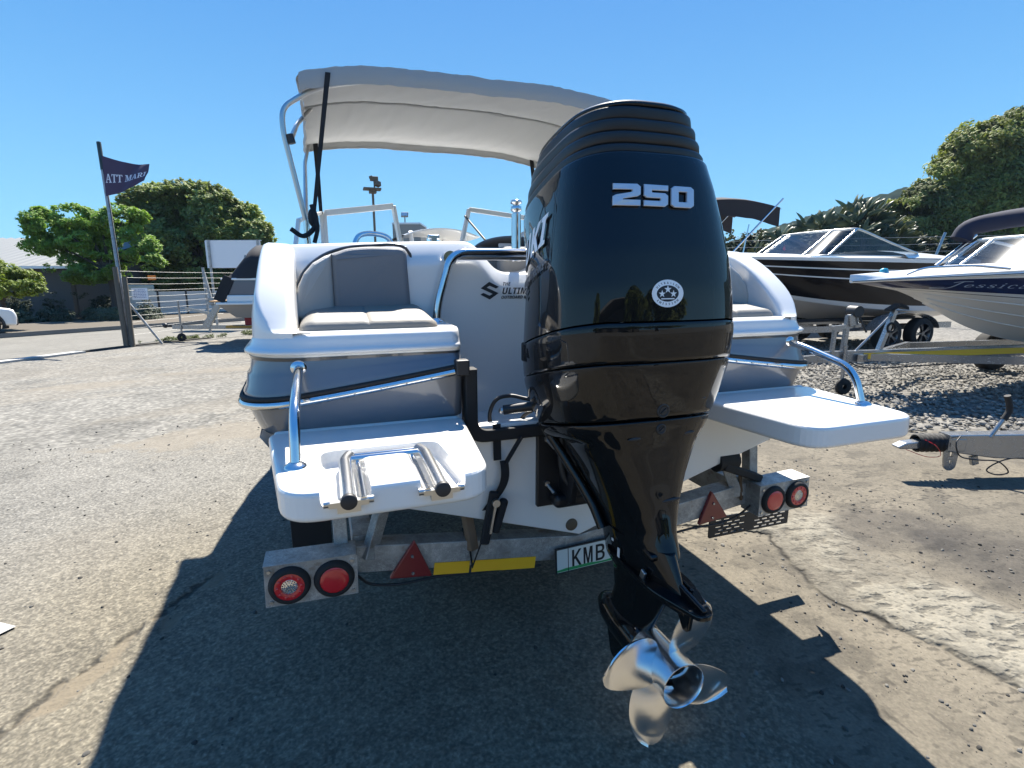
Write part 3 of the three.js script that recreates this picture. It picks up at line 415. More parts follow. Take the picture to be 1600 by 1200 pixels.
// folding canopy: three bows, cloth, straps
{
  const arch = (z, y0, w, drop) => (s) => [w * sign(s) * pow(abs(s), 0.92), y0 - drop * pow(abs(s), 3.2), z];
  const ends = [[-2.85, 2.455, 0.915, 0.075], [-3.64, 2.532, 0.91, 0.08], [-4.42, 2.478, 0.94, 0.07]];
  const at = (s, t) => { const k = t < 0.5 ? [0, 1, t * 2] : [1, 2, t * 2 - 1], A = arch(...ends[k[0]])(s), B = arch(...ends[k[1]])(s), p = A.map((a, i) => mix(a, B[i], k[2])); const wr = 0.004 * (noise(s * 26 + t * 6, t * 5, 31) - 0.5) + 0.009 * (noise(s * 7 + t * 9, t * 4, 32) - 0.5) * (1 - abs(s) * 0.4), edge = Math.exp(-pow((t - 0.03) / 0.05, 2)) * 0.006 * (noise(s * 40, 3, 33) - 0.5); p[1] += wr + edge - 0.035 * sin(k[2] * PI); return p; };
  const roof = shell(110, 44, (u, v) => at(2 * u - 1, v), 0.003);
  const hem = (t, dy, dz) => shell(110, 5, (u, v) => { const p = at(2 * u - 1, t); return [p[0] * (1 + 0.004 * sin(v * 3)), p[1] - dy * v + 0.004 * (noise(u * 60, v * 2, 35) - 0.5), p[2] + dz * sin(v * 2.2) + 0.004 * (noise(u * 34, v * 3, 36) - 0.5)]; }, 0.003);
  const sideFlap = (s) => shell(50, 7, (u, v) => { const p = at(s, u); return [p[0] + s * (0.014 * sin(v * 3) + 0.012 * (noise(u * 20, v * 2, 37) - 0.5)), p[1] - v * (0.06 + 0.02 * sin(u * PI)), p[2]]; }, 0.003);
  const can = part('canopy', [roof, hem(0, 0.085, 0.012), hem(1, 0.05, -0.01), sideFlap(1), sideFlap(-1)], M.canvas, boat);
  each('seam', [0.5, 0.47].map((t) => tube(Array.from({ length: 61 }, (_, i) => { const p = at(i / 30 - 1, t); return [p[0], p[1] - 0.008, p[2]]; }), 0.009, 6)), M.canvas, can);
  for (const s of [1, -1]) {
    part('canopy_bow', tube(bend([[s * 0.55, 2.40, -2.90], [s * 0.84, 2.335, -2.89], [s * 1.0, 2.22, -2.86], [s * 1.005, 2.12, -2.85], [s * 0.93, 1.69, -2.86]], 0.12, 10), 0.0125, 10), M.dull, boat);
    part('canopy_bow', tube(bend([[s * 0.875, 2.44, -3.62], [s * 0.905, 2.40, -3.6], [s * 0.955, 2.29, -3.4], [s * 0.972, 2.08, -2.86]], 0.1, 8), 0.0125, 10), M.dull, boat);
    part('canopy_bow', tube(bend([[s * 0.90, 2.42, -4.4], [s * 0.925, 2.36, -4.38], [s * 0.94, 2.2, -4.0], [s * 0.932, 1.72, -2.87]], 0.08, 8), 0.0125, 10), M.dull, boat);
    part('deck_mount', [rod([s * 0.932, 1.60, -2.86], [s * 0.932, 1.71, -2.86], 0.014), lathe([[0.04, 0], [0.036, 0.008], [0.012, 0.014]], 16).translate(s * 0.932, 1.583, -2.86)], M.chrome, boat);
    const strap = (a, b, w) => part('strap', shell(1, 10, (u, v) => [mix(a[0], b[0], v) + (u - 0.5) * w * mix(1, 0.7, v), mix(a[1], b[1], v), mix(a[2], b[2], v)], 0.003), M.strap, boat);
    strap([s * 0.785, 2.385, -2.835], [s * 0.90, 1.70, -2.82], 0.024); strap([s * 0.865, 2.43, -4.4], [s * 0.86, 1.9, -4.25], 0.035);
    part('bow_clamp', rod([s * 0.968, 2.06, -2.85], [s * 0.977, 2.10, -2.85], 0.018), M.plastic, boat);
  }
  part('strap', tube(curve([[-0.90, 1.78, -2.81], [-0.885, 1.70, -2.80], [-0.905, 1.66, -2.80], [-0.95, 1.63, -2.78], [-1.0, 1.66, -2.76]], 20), 0.012, 6), M.strap, boat, 'loose knotted end of the canopy strap');
  part('strap_knot', [new THREE.SphereGeometry(0.028, 10, 8).scale(0.8, 1.6, 0.8).translate(-0.9, 1.72, -2.81), tube(curve([[-0.9, 1.74, -2.80], [-0.88, 1.68, -2.79], [-0.9, 1.6, -2.79]], 8), 0.01, 6)], M.strap, boat);
}

// ---------------------------------------------------------------- outboard motor
const motor = thing('outboard_motor', 'black outboard motor with silver 250 and white lettering on the boat stern', 'outboard motor');
{
  // cross sections: y, aft z, fore z, half width, exponent
  const tab = (rows) => (y) => { let i = 0; while (i < rows.length - 2 && y < rows[i + 1][0]) i++; const a = rows[i], b = rows[i + 1], t = clamp((y - a[0]) / (b[0] - a[0])); const s = t; return a.map((v, k) => mix(v, b[k], s)); };
  const COWL = [[1.93, -1.335, -1.76, 0.160], [1.90, -1.305, -1.84, 0.184], [1.85, -1.292, -1.90, 0.206], [1.78, -1.275, -1.93, 0.229], [1.70, -1.247, -1.92, 0.246], [1.60, -1.220, -1.90, 0.261], [1.50, -1.195, -1.86, 0.274], [1.40, -1.178, -1.86, 0.284], [1.285, -1.170, -1.86, 0.292], [1.18, -1.174, -1.85, 0.286], [1.10, -1.180, -1.80, 0.268], [1.012, -1.188, -1.72, 0.240], [0.95, -1.188, -1.70, 0.202], [0.85, -1.175, -1.60, 0.152], [0.76, -1.155, -1.52, 0.110], [0.70, -1.135, -1.49, 0.086], [0.62, -1.09, -1.48, 0.07]];
  const rowsAt = tab(COWL), nn = 96, XO = 0.008;
  const ring = (y, grow = 0, n = 3.3, tilt = 0) => { const [, za, zf, b] = rowsAt(y), zc = za - 0.23, nf = 2.1 + 0.7 * smooth(1.6, 1.85, y), out = []; for (let i = 0; i < nn; i++) { const a = i / nn * 2 * PI, c = cos(a), s = sin(a), e = 2 / (s > 0 ? n : nf), len = s > 0 ? za - zc : zc - zf, x = (b + grow) * sign(c) * pow(abs(c), e) + XO, z = zc + (len + grow) * sign(s) * pow(abs(s), e); out.push([x, y - (tilt > 9 ? 0 : (0.24 - 0.15 * smooth(1.7, 1.92, y)) * smooth(0.94, 1.0, y) * max(0, -1.19 - z) + tilt * max(0, -1.42 - z)), z]); } return out; };
  const stack = (rings, capTop, capBot) => { const m = rings.length - 1, g = [grid(nn, m, (u, v) => rings[Math.round(v * m)][Math.round(u * nn) % nn], { wrap: true })]; for (const [r, yes] of [[rings[m], capTop], [rings[0], capBot]]) if (yes) { const cx = r.reduce((a, p) => a.map((q, k) => q + p[k] / nn), [0, 0, 0]); g.push(grid(nn, 6, (u, v) => { const p = r[Math.round(u * nn) % nn], t = 1 - v; return [mix(cx[0], p[0], t), mix(cx[1], p[1], t) + (yes - 1) * (1 - t * t), mix(cx[2], p[2], t)]; }, { wrap: true })); } return merge(g); };
  const span = (a, b, n) => Array.from({ length: n + 1 }, (_, i) => mix(a, b, i / n));
  const T = (y) => 0.04 * smooth(1.5, 1.8, y);
  part('cowl', stack(span(1.313, 1.765, 24).map((y) => ring(y, 0, 3.3, T(y))).concat([ring(1.772, -0.003, 3.3, T(1.772)), ring(1.775, -0.012, 3.3, T(1.775))]), 0, 0), M.black, motor);
  // four louvre steps and the smooth lid above them
  const st = []; for (let k = 0; k < 4; k++) { const y = 1.766 + k * 0.031; st.push(ring(y, -0.016, 3.3, T(y)), ring(y + 0.004, -0.008 - 0.001 * k, 3.3, T(y)), ring(y + 0.02, -0.004 - 0.001 * k, 3.3, T(y)), ring(y + 0.026, -0.006, 3.3, T(y)), ring(y + 0.030, -0.016, 3.3, T(y))); }
  part('louvre', stack(st, 0, 0), M.satin, motor, 'four dark louvre steps round the top of the cowl');
  part('lid', stack([ring(1.886, -0.02, 3.3, 0.05), ring(1.889, -0.006, 2.8, 0.05), ring(1.897, -0.002, 2.8, 0.05), ring(1.906, -0.008, 2.7, 0.05), ring(1.914, -0.024, 2.6, 0.05)], 1.012, 0), M.black, motor);
  part('collar', stack([ring(1.2025, -0.012, 3.3), ring(1.204, 0.0005, 3.3), ...span(1.214, 1.298, 6).map((y) => ring(y, 0.0015, 3.3)), ring(1.306, 0.001, 3.3), ring(1.31, -0.002, 3.3), ring(1.3105, -0.02, 3.3)], 0, 0), M.black, motor);
  part('lower_cowl', stack([ring(1.042, -0.03, 2.9), ring(1.042, -0.005, 2.9), ring(1.045, -0.001, 2.9), ...span(1.055, 1.196, 12).map((y) => ring(y, 0, mix(2.9, 3.3, (y - 1.055) / 0.141))), ring(1.2, -0.002, 3.3), ring(1.2015, -0.012, 3.3)], 0, 1), M.black, motor);
  part('midsection', stack([...span(0.645, 1.03, 22).map((y) => ring(y, -0.001, mix(2.2, 2.9, (y - 0.645) / 0.385))), ring(1.0365, -0.005, 2.9), ring(1.038, -0.02, 2.9)], 1, 1), M.black, motor);
  each('side_flange', [1, -1].map((s) => tube(Array.from({ length: 24 }, (_, i) => { const y = mix(0.95, 0.64, i / 23), r = rowsAt(y); return [s * (r[3] + 0.004), y, mix(-1.56, -1.36, i / 23)]; }), 0.016, 8)), M.black, motor);
  // latch, plugs
  each('latch', [-1].map((s) => [bx(0.02, 0.062, 0.17, XO + s * 0.272, 1.19, -1.5, 0, 0, 0, 0.006), bx(0.02, 0.036, 0.07, XO + s * 0.277, 1.194, -1.49, 0, 0, 0, 0.005)]), M.black, motor);
  each('plug', [[1.062, 0.017], [1.008, 0.0125]].map(([y, r]) => [new THREE.TorusGeometry(r, 0.004, 8, 24).translate(0, y, rowsAt(y)[1] - 0.001), disc(r - 0.004, 0.006, 0, y, rowsAt(y)[1] - 0.001, 20), bx(r * 1.2, 0.003, 0.004, 0, y, rowsAt(y)[1] + 0.003, 0, 0, 0.7)]), M.plastic, motor);
  each('dimple', [[-0.07, 0.985], [0.09, 0.985], [0.12, 1.085], [0.03, 0.80]].map(([x, y]) => new THREE.SphereGeometry(1, 16, 8).scale(0.032, 0.0055, 0.004).rotateZ(0.06).translate(x, y, surf(x, y, 2.5) - 0.001)), M.plastic, motor);
  function surf(x, y, n = 3.3) { const [, za, , b] = rowsAt(y), zc = za - 0.23; return zc + 0.23 * pow(max(0, 1 - pow(abs(x - XO) / b, n)), 1 / n); }
  const drape = (g, off, n) => { g = norm(g); const p = g.attributes.position; for (let i = 0; i < p.count; i++) p.setZ(i, surf(p.getX(i), p.getY(i), n) + off + p.getZ(i)); g.computeVertexNormals(); return g; };
  // 250
  const D = {
    2: [[[0, 1], [0.86, 1], [1, 0.88], [1, 0.52], [0.88, 0.42], [0.34, 0.30], [0.34, 0.28], [1, 0.28], [1, 0], [0, 0], [0, 0.42], [0.1, 0.5], [0.68, 0.63], [0.68, 0.72], [0, 0.72]]],
    5: [[[0, 1], [1, 1], [1, 0.73], [0.32, 0.73], [0.32, 0.64], [0.86, 0.64], [1, 0.53], [1, 0.12], [0.86, 0], [0, 0], [0, 0.27], [0.68, 0.27], [0.68, 0.38], [0.12, 0.38], [0, 0.48]]],
    0: [[[0.14, 1], [0.86, 1], [1, 0.88], [1, 0.12], [0.86, 0], [0.14, 0], [0, 0.12], [0, 0.88]], [[0.32, 0.73], [0.32, 0.27], [0.68, 0.27], [0.68, 0.73]]],
  };
  const digit = (c, x) => extr(D[c][0].map(([a, b]) => [x + a * 0.073 + b * 0.008, 1.607 + b * 0.057 + (x + 0.17) * -0.0]), 0.004, 0.0022, D[c][1] ? [D[c][1].map(([a, b]) => [x + a * 0.073 + b * 0.008, 1.607 + b * 0.057])] : []);
  each('digit', [drape(digit('2', -0.153), 0.001), drape(digit('5', -0.070), 0.001), drape(digit('0', 0.013), 0.001)], M.silver, motor, 'raised silver digit');
  // oval emission badge
  const bt = canvasTex(512, 400, (c, w, h) => {
    c.fillStyle = '#e9ecef'; c.fillRect(0, 0, w, h); c.fillStyle = '#0b1020'; c.beginPath(); c.ellipse(w / 2, h / 2, 178, 118, 0, 0, 7); c.fill();
    c.font = 'bold 44px sans-serif'; c.textAlign = 'center'; c.textBaseline = 'middle';
    const round = (s, a0, a1, flip) => [...s].forEach((ch, i) => { const a = mix(a0, a1, (i + 0.5) / s.length); c.save(); c.translate(w / 2 + 212 * cos(a), h / 2 + 153 * sin(a)); c.rotate(a + (flip ? -PI / 2 : PI / 2)); c.fillText(ch, 0, 0); c.restore(); });
    round('ULTRA•LOW', -PI + 0.5, -0.5); round('EMISSION', PI - 0.6, 0.6, true);
    c.fillStyle = '#e9ecef'; const star = (x, y, r) => { c.beginPath(); for (let i = 0; i < 10; i++) { const q = i % 2 ? r * 0.4 : r, a = i * PI / 5 - PI / 2; c.lineTo(x + q * cos(a), y + q * sin(a)); } c.fill(); };
    star(w / 2, 140, 62); star(w / 2 - 92, 205, 58); star(w / 2 + 92, 205, 58); c.fillRect(150, 268, 215, 16);
  });
  const bg = grid(32, 6, (u, v) => { const a = u * 2 * PI, r = 1 - v, x = -0.012 + 0.049 * r * cos(a), y = 1.384 + 0.036 * r * sin(a); return [x, y, surf(x, y) + 0.0015]; }, { uv: (p) => [(p[0] + 0.012) / 0.098 + 0.5, (p[1] - 1.384) / 0.072 + 0.5] });
  part('badge', bg, std([1, 1, 1], 0.4, { map: bt }), motor, 'oval white badge with three stars');
  // lettering along both flanks
  const flank = (g, s, sz, y0, z1) => { g = norm(g); const p = g.attributes.position; g.computeBoundingBox(); const W = g.boundingBox.max.x; for (let i = 0; i < p.count; i++) { const lx = p.getX(i), ly = p.getY(i), along = s < 0 ? lx - W : -lx, z = z1 + (s < 0 ? along : -(lx)) , y = y0 + ly + (z - (s < 0 ? z1 : z1)) * 0.30, d = p.getZ(i), [, za, , b] = rowsAt(y + 0.24 * max(0, -1.19 - z)), zc = za - 0.23, q = z > zc ? pow(max(0, 1 - pow((z - zc) / 0.23, 3.3)), 1 / 3.3) : pow(max(0.02, 1 - pow((zc - z) / (zc - rowsAt(y)[2]), 2.1)), 1 / 2.1); p.setXYZ(i, XO + s * (b * q + 0.006 + d), y, z); } g.computeVertexNormals(); return g; };
  each('lettering', [flank(text('SUZUKI', 0.088, 0.001).scale(1.12, 1, 1), -1, 0, 1.522, -1.425), flank(text('SUZUKI', 0.088, 0.001).scale(1.12, 1, 1), 1, 0, 1.522, -1.425)], M.ink, motor);
  each('lettering', [flank(shear(text('FOUR STROKE', 0.026, 0.001), 0.2), -1, 0, 1.452, -1.40), flank(shear(text('FOUR STROKE', 0.026, 0.001), 0.2), 1, 0, 1.452, -1.40)], std([0.12, 0.12, 0.13], 0.4), motor);
  // leg, plate, gear case
  const leg = [[0.665, -1.10, -1.485, 0.074], [0.62, -1.07, -1.475, 0.066], [0.56, -1.035, -1.46, 0.056], [0.525, -1.025, -1.45, 0.05]].map(([y, a, f, b]) => Array.from({ length: nn }, (_, i) => { const t = i / nn * 2 * PI, c = cos(t), s = sin(t); return [b * c * (1 - 0.45 * max(0, s)), y, mix(f, a, 0.5 + 0.5 * s)]; }));
  part('leg', [stack(leg.reverse(), 1, 1), bx(0.10, 0.022, 0.3, 0, 0.66, -1.28, 0.1, 0, 0, 0.01)], M.black, motor);
  const plate = roundPoly([[-0.065, 1.38], [0.065, 1.38], [0.07, 1.1], [0.022, 0.95], [-0.022, 0.95], [-0.07, 1.1]], 0.05, 6);
  part('anti_ventilation_plate', [extr(plate, 0.008, 0.003).rotateX(-PI / 2).translate(0, 0.565, 0), bx(0.012, 0.012, 0.3, 0.045, 0.58, -1.2, 0, -0.1, 0, 0.004), bx(0.014, 0.03, 0.24, 0, 0.59, -1.08, 0.15, 0, 0, 0.005)], M.black, motor);
  part('trim_tab', extr(roundPoly([[0, 0], [0.085, 0.0], [0.075, -0.075], [0.055, -0.08]], 0.012), 0.008, 0.003).rotateY(-PI / 2).translate(0.004, 0.56, -1.09), M.black, motor);
  const AX = 0.312, tor = lathe([[0, 0], [0.03, 0.025], [0.052, 0.08], [0.062, 0.16], [0.064, 0.26], [0.058, 0.29], [0.05, 0.30]], 32).rotateX(PI / 2).translate(0, AX, -1.485);
  const strut = [[0.565, -1.09, -1.42, 0.036], [0.42, -1.16, -1.39, 0.032], [0.34, -1.2, -1.41, 0.04]].map(([y, a, f, b]) => Array.from({ length: nn }, (_, i) => { const t = i / nn * 2 * PI; return [b * cos(t), y, mix(f, a, 0.5 + 0.5 * sin(t))]; })).reverse();
  part('gear_case', [tor, stack(strut, 1, 1)], M.black, motor);
  part('skeg', extr(roundPoly([[-1.45, 0.29], [-1.24, 0.29], [-1.27, 0.15], [-1.32, 0.13], [-1.40, 0.135]], 0.02), 0.008, 0.003).rotateY(-PI / 2).translate(0.004, 0, 0), M.black, motor);
  each('sticker', [bx(0.0015, 0.03, 0.012, -0.071, 0.60, -1.27), bx(0.0015, 0.008, 0.01, -0.0755, 0.63, -1.3)], M.white, motor);
  each('anode', [bx(0.01, 0.03, 0.02, -0.055, 0.585, -1.16, 0.3, 0, 0, 0.003), disc(0.006, 0.006, -0.044, 0.57, -1.1)], M.dull, motor);
  // propeller: exhaust hub and four raked blades
  const pr = part('propeller', lathe([[0.034, 0.0], [0.057, 0.0], [0.061, 0.02], [0.0625, 0.13], [0.065, 0.18], [0.0672, 0.19], [0.066, 0.192], [0.062, 0.18], [0.059, 0.12], [0.057, 0.03], [0.02, 0.03]], 48).rotateX(PI / 2).translate(0, AX, -1.212), M.prop, motor);
  part('hub_nut', [lathe([[0.02, 0.03], [0.024, 0.07], [0.016, 0.085], [0.016, 0.11], [0.0, 0.112]], 20).rotateX(PI / 2).translate(0, AX, -1.212), ...[0, 1, 2].map((k) => bx(0.006, 0.04, 0.09, 0.034, 0, 0).rotateZ(0).applyMatrix4(new THREE.Matrix4().makeRotationZ(k * 2.094 + 0.5)).translate(0, AX, -1.14))], M.plastic, pr);
  const blade = shell(20, 26, (u, v) => {                 // u across the chord, v from root to tip
    const R = mix(0.05, 0.23, v), w = 0.162 * sqrt(max(0.002, 1 - pow((v - 0.46) / 0.545, 2))), s = (u - 0.5) * max(w, 0.004), pitch = Math.atan2(0.033, R), camb = 0.016 * (1 - pow(2 * u - 1, 2)) * sin(PI * min(1, v + 0.15)) + 0.012 * pow(u, 4);
    const skew = 0.25 * v * v, t = s * cos(pitch) + 0.0, ax = -s * sin(pitch) + 0.03 * pow(v, 1.5) + camb - 0.0, a = t / max(R, 0.05) * 0.95 - skew;
    return [R * sin(a), R * cos(a), ax];
  }, 0.0042);
  for (const a of [2.66, 0.95, -0.72, -2.1]) part('blade', blade.clone().rotateZ(a - PI / 2).translate(0, AX, -1.105), M.prop, pr);
  // clamp bracket, tilt ram, bolts, steering arm, hoses
  const cl = [-1, 1].map((s) => extr([[-1.675, 0.915], [-1.53, 0.90], [-1.50, 0.84], [-1.56, 0.64], [-1.61, 0.615], [-1.675, 0.66]], 0.02, 0.004).rotateY(-PI / 2).translate(s * 0.085 + 0.01, 0, 0));
  const br = part('clamp_bracket', [...cl, bx(0.37, 0.32, 0.024, 0, 0.76, -1.663, 0, 0, 0, 0.006), bx(0.3, 0.05, 0.07, 0.01, 0.635, -1.62, 0, 0, 0, 0.02), new THREE.CylinderGeometry(0.03, 0.03, 0.4, 20).rotateZ(PI / 2).translate(0, 0.95, -1.58), bx(0.17, 0.2, 0.12, 0, 0.92, -1.6, 0, 0, 0, 0.02)], M.satin, motor);
  each('tilt_ram', [rod([-0.05, 0.66, -1.61], [-0.05, 0.9, -1.52], 0.024), rod([0.06, 0.66, -1.61], [0.06, 0.9, -1.52], 0.024)], M.plastic, br);
  part('tilt_hose', [tube(curve([[-0.1, 0.88, -1.62], [-0.115, 0.78, -1.60], [-0.1, 0.72, -1.59], [-0.075, 0.69, -1.58], [-0.08, 0.64, -1.6]], 16), 0.012, 8)], M.plastic, br);
  for (const [x, y] of [[-0.15, 0.86], [-0.148, 0.69], [0.145, 0.845], [0.14, 0.70], [-0.035, 0.66]]) part('bolt', [rod([x, y, -1.66], [x + 0.012, y - 0.022, -1.605], 0.0075), new THREE.CylinderGeometry(0.011, 0.011, 0.01, 6).rotateX(PI / 2).translate(x, y, -1.648)], M.dull, br);
  part('steering_cylinder', [rod([-0.29, 0.962, -1.72], [-0.14, 0.985, -1.66], 0.018, 14), bx(0.05, 0.05, 0.05, -0.16, 0.985, -1.66, 0, 0, 0, 0.01), rod([-0.19, 0.975, -1.69], [-0.19, 0.995, -1.65], 0.013)], M.satin, motor);
  each('steering_bolt', [new THREE.SphereGeometry(0.014, 12, 8).translate(-0.295, 0.96, -1.72), rod([-0.19, 0.975, -1.66], [-0.19, 0.975, -1.645], 0.011, 12)], M.dull, motor);
  each('hose', [tube(curve([[-0.33, 0.88, -1.74], [-0.335, 0.95, -1.74], [-0.31, 1.0, -1.735], [-0.26, 1.01, -1.73], [-0.21, 1.0, -1.71], [-0.15, 0.99, -1.68]], 30), 0.0075, 8), tube(curve([[-0.22, 0.885, -1.74], [-0.215, 0.93, -1.72], [-0.19, 0.96, -1.69]], 12), 0.007, 8)], M.plastic, motor);
  part('rigging_boot', tube(curve([[0.06, 1.0, -2.02], [0.05, 1.05, -1.95], [0.02, 1.1, -1.86], [0, 1.12, -1.8]], 20), 0.045, 12), M.rubber, motor);
}

// ---------------------------------------------------------------- trailer under the big boat
const trailer = thing('boat_trailer', 'weathered galvanized trailer with round red tail lamps under the white and grey motorboat', 'trailer');
{
  const B = (a, b, w, h) => bar(a, b, w, h, 0.004);
  const beam = (s) => B([0, 0.385, -1.735], [s * 0.84, 0.492, -1.735], 0.08, 0.098);
  const fr = part('frame', [beam(1), beam(-1), bx(0.1, 0.1, 0.085, 0, 0.384, -1.735, 0, 0, 0, 0.004),
    ...[1, -1].flatMap((s) => [B([s * 0.80, 0.50, -1.74], [s * 0.84, 0.52, -5.6], 0.07, 0.11), B([s * 0.84, 0.52, -5.6], [s * 0.1, 0.52, -8.0], 0.07, 0.11), B([s * 0.84, 0.52, -3.6], [s * 0.0, 0.40, -3.6], 0.06, 0.08), B([s * 0.84, 0.52, -5.0], [s * 0.0, 0.42, -5.0], 0.06, 0.08)]),
    B([0, 0.50, -7.8], [0, 0.47, -9.6], 0.09, 0.11)], M.galv, trailer);
  each('beam_joint', [bx(0.006, 0.115, 0.088, -0.43, 0.444, -1.735, 0, 0, 0.12), bx(0.006, 0.115, 0.088, 0.43, 0.444, -1.735, 0, 0, -0.12)], M.dark, fr);
  for (const s of [-1, 1]) {
    part('upright', [B([s * 0.872, 0.5, -1.72], [s * 0.872, 0.86, -1.76], 0.045, 0.05), B([s * 0.79, 0.485, -1.70], [s * 0.725, 0.66, -1.74], 0.035, 0.045)], M.galv, trailer);
    part('bunk_bracket', B([s * 0.42, 0.455, -1.69], [s * 0.435, 0.60, -1.73], 0.035, 0.03), std([0.2, 0.13, 0.08], 0.85, { bumpMap: scuff, bumpScale: 0.002 }), trailer, 'rust stained upright bracket');
    part('bunk', bx(0.10, 0.05, 2.6, s * 0.60, 0.60, -3.2, 0, 0, s * 0.3, 0.008), M.rubber, trailer);
    // lamp board with two round lamps
    const X = s * 0.965, box = part('lamp_board', [bx(0.275, 0.135, 0.004, X, 0.488, -1.617, 0, 0, s * 0.03), bx(0.275, 0.004, 0.1, X, 0.557, -1.665, 0, 0, s * 0.03), bx(0.004, 0.135, 0.1, X - s * 0.136, 0.484, -1.667, 0, 0, s * 0.03), bx(0.004, 0.135, 0.06, X + s * 0.136, 0.492, -1.648, 0, 0, s * 0.03)], M.galv, trailer);
    for (const [dx, dy, kind] of [[s * 0.066, 0.002, 'a'], [-s * 0.066, -0.002, 'b']]) {
      const lx = X + dx, ly = 0.488 + dy, z = -1.614;
      const ring = part('tail_lamp', lathe([[0.044, 0.016], [0.05, 0.018], [0.058, 0.014], [0.0625, 0.002], [0.0625, 0]], 40).rotateX(PI / 2).translate(lx, ly, z), M.rubber, trailer);
      if (kind === 'a') {
        part('lens', [lathe([[0.0, 0.008], [0.044, 0.008], [0.046, 0.012], [0.045, 0.015], [0.026, 0.017], [0.024, 0.01]], 40).rotateX(PI / 2).translate(lx, ly, z), ...Array.from({ length: 10 }, (_, i) => { const a = i / 10 * 2 * PI; return new THREE.SphereGeometry(0.0055, 8, 6).scale(1, 1, 0.5).translate(lx + 0.035 * cos(a), ly + 0.035 * sin(a), z + 0.016); })], M.red, ring);
        part('reflector', [lathe([[0, 0.0145], [0.0235, 0.0145], [0.0235, 0.008]], 30).rotateX(PI / 2).translate(lx, ly, z), ...Array.from({ length: 37 }, (_, i) => { const r = i === 0 ? 0 : i < 7 ? 0.0075 : i < 19 ? 0.0145 : 0.0205, n = i < 7 ? 6 : i < 19 ? 12 : 18, a = i / n * 2 * PI; return new THREE.OctahedronGeometry(0.0034).translate(lx + r * cos(a), ly + r * sin(a), z + 0.0145); })], std([0.75, 0.75, 0.72], 0.12, { metalness: 0.9 }), ring);
      } else part('lens', lathe([[0, 0.0195], [0.03, 0.0185], [0.042, 0.016], [0.046, 0.012], [0.046, 0.006]], 40).rotateX(PI / 2).translate(lx, ly, z), M.red, ring);
    }
    for (const [ox, oy] of [[-0.122, 0.052], [0.122, 0.052], [-0.122, -0.052], [0.122, -0.052]]) part('bolt', new THREE.CylinderGeometry(0.006, 0.006, 0.006, 6).rotateX(PI / 2).translate(X + ox, 0.488 + oy + s * ox * 0.03, -1.613), M.dull, box);
    part('wire', tube(curve([[X - s * 0.14, 0.45, -1.66], [s * 0.79, 0.40, -1.685], [s * 0.7, 0.375, -1.69], [s * 0.55, 0.372, -1.695], [s * 0.4, 0.36, -1.695], [s * 0.15, 0.335, -1.70]], 24), 0.005, 6), M.plastic, trailer);
    // triangular reflector
    const tx = s * 0.642, ty = 0.448, tri = part('triangle_reflector', extr(roundPoly([[-0.076, -0.052], [0.076, -0.052], [0, 0.088]], 0.009), 0.009, 0.004).rotateZ(s * 0.12).translate(tx, ty, -1.692), M.redDark, trailer);
    each('screw', [[0, 0.03], [0, -0.035]].map(([x, y]) => disc(0.0055, 0.005, tx + x, ty + y, -1.677, 10)), M.galvBright, tri);
    for (const z of [-4.15, -4.95]) {
      const wh = part('wheel', lathe([[0.2, -0.085], [0.3, -0.09], [0.325, -0.07], [0.33, 0], [0.325, 0.07], [0.3, 0.09], [0.2, 0.085]], 40).rotateZ(PI / 2).translate(s * 1.02, 0.33, z), M.tyre, trailer);
      part('rim', lathe([[0, 0.05], [0.07, 0.06], [0.17, 0.03], [0.2, 0.085], [0.205, 0.08]], 24).rotateZ(-s * PI / 2).translate(s * 1.02, 0.33, z), M.galvBright, wh);
    }
    part('mudguard', shell(16, 2, (u, v) => { const a = mix(-0.15, PI + 0.15, u), L = 0.42; return [s * (0.92 + 0.22 * v), 0.36 + 0.40 * sin(a), -4.55 + (L + 0.36) * cos(a)]; }, 0.004), M.galv, trailer);
  }
  part('mud_flap', bx(0.165, 0.42, 0.014, -0.995, 0.44, -2.3, 0, 0, 0, 0.004), M.rubber, trailer, 'black rubber flap behind the left lamp board');
  part('bunk_bracket', B([0.80, 0.47, -1.688], [0.79, 0.60, -1.70], 0.03, 0.012), std([0.14, 0.085, 0.045], 0.9, { bumpMap: scuff, bumpScale: 0.002 }), trailer, 'rust stained upright bracket');
  part('roller', [new THREE.CylinderGeometry(0.045, 0.045, 0.10, 16).rotateZ(PI / 2).translate(0.70, 0.66, -1.70), bx(0.22, 0.035, 0.05, 0.775, 0.605, -1.68, 0, 0, -0.38, 0.008), bx(0.06, 0.10, 0.03, 0.62, 0.69, -1.72, 0, 0, 0.2, 0.006)], M.rubber, trailer, 'black guide roller on the right');
  part('warning_tape', [bar([-0.565, 0.397, -1.693], [-0.435, 0.414 - 0.034, -1.693], 0.003, 0.046).translate(0, 0.009, 0), bar([-0.425, 0.388, -1.693], [-0.175, 0.356, -1.693], 0.003, 0.046)], M.yellow, trailer);
  // perforated bracket under the right lamp board
  const slots = []; for (let r = 0; r < 5; r++) for (let k = 0; k < 9; k++) { const x = 0.735 + k * 0.045 + (r % 2) * 0.018, y = 0.275 + r * 0.0165; if (abs(x + 0.017 - 0.93) > 0.03) slots.push([[x, y], [x + 0.034, y], [x + 0.034, y + 0.007], [x, y + 0.007]]); }
  part('plate_holder', extr(roundPoly([[0.70, 0.265], [1.165, 0.265], [1.165, 0.36], [0.70, 0.36]], 0.008), 0.006, 0, slots).translate(0, 0, -1.765), M.plastic, trailer, 'black slotted plate holder without a plate');
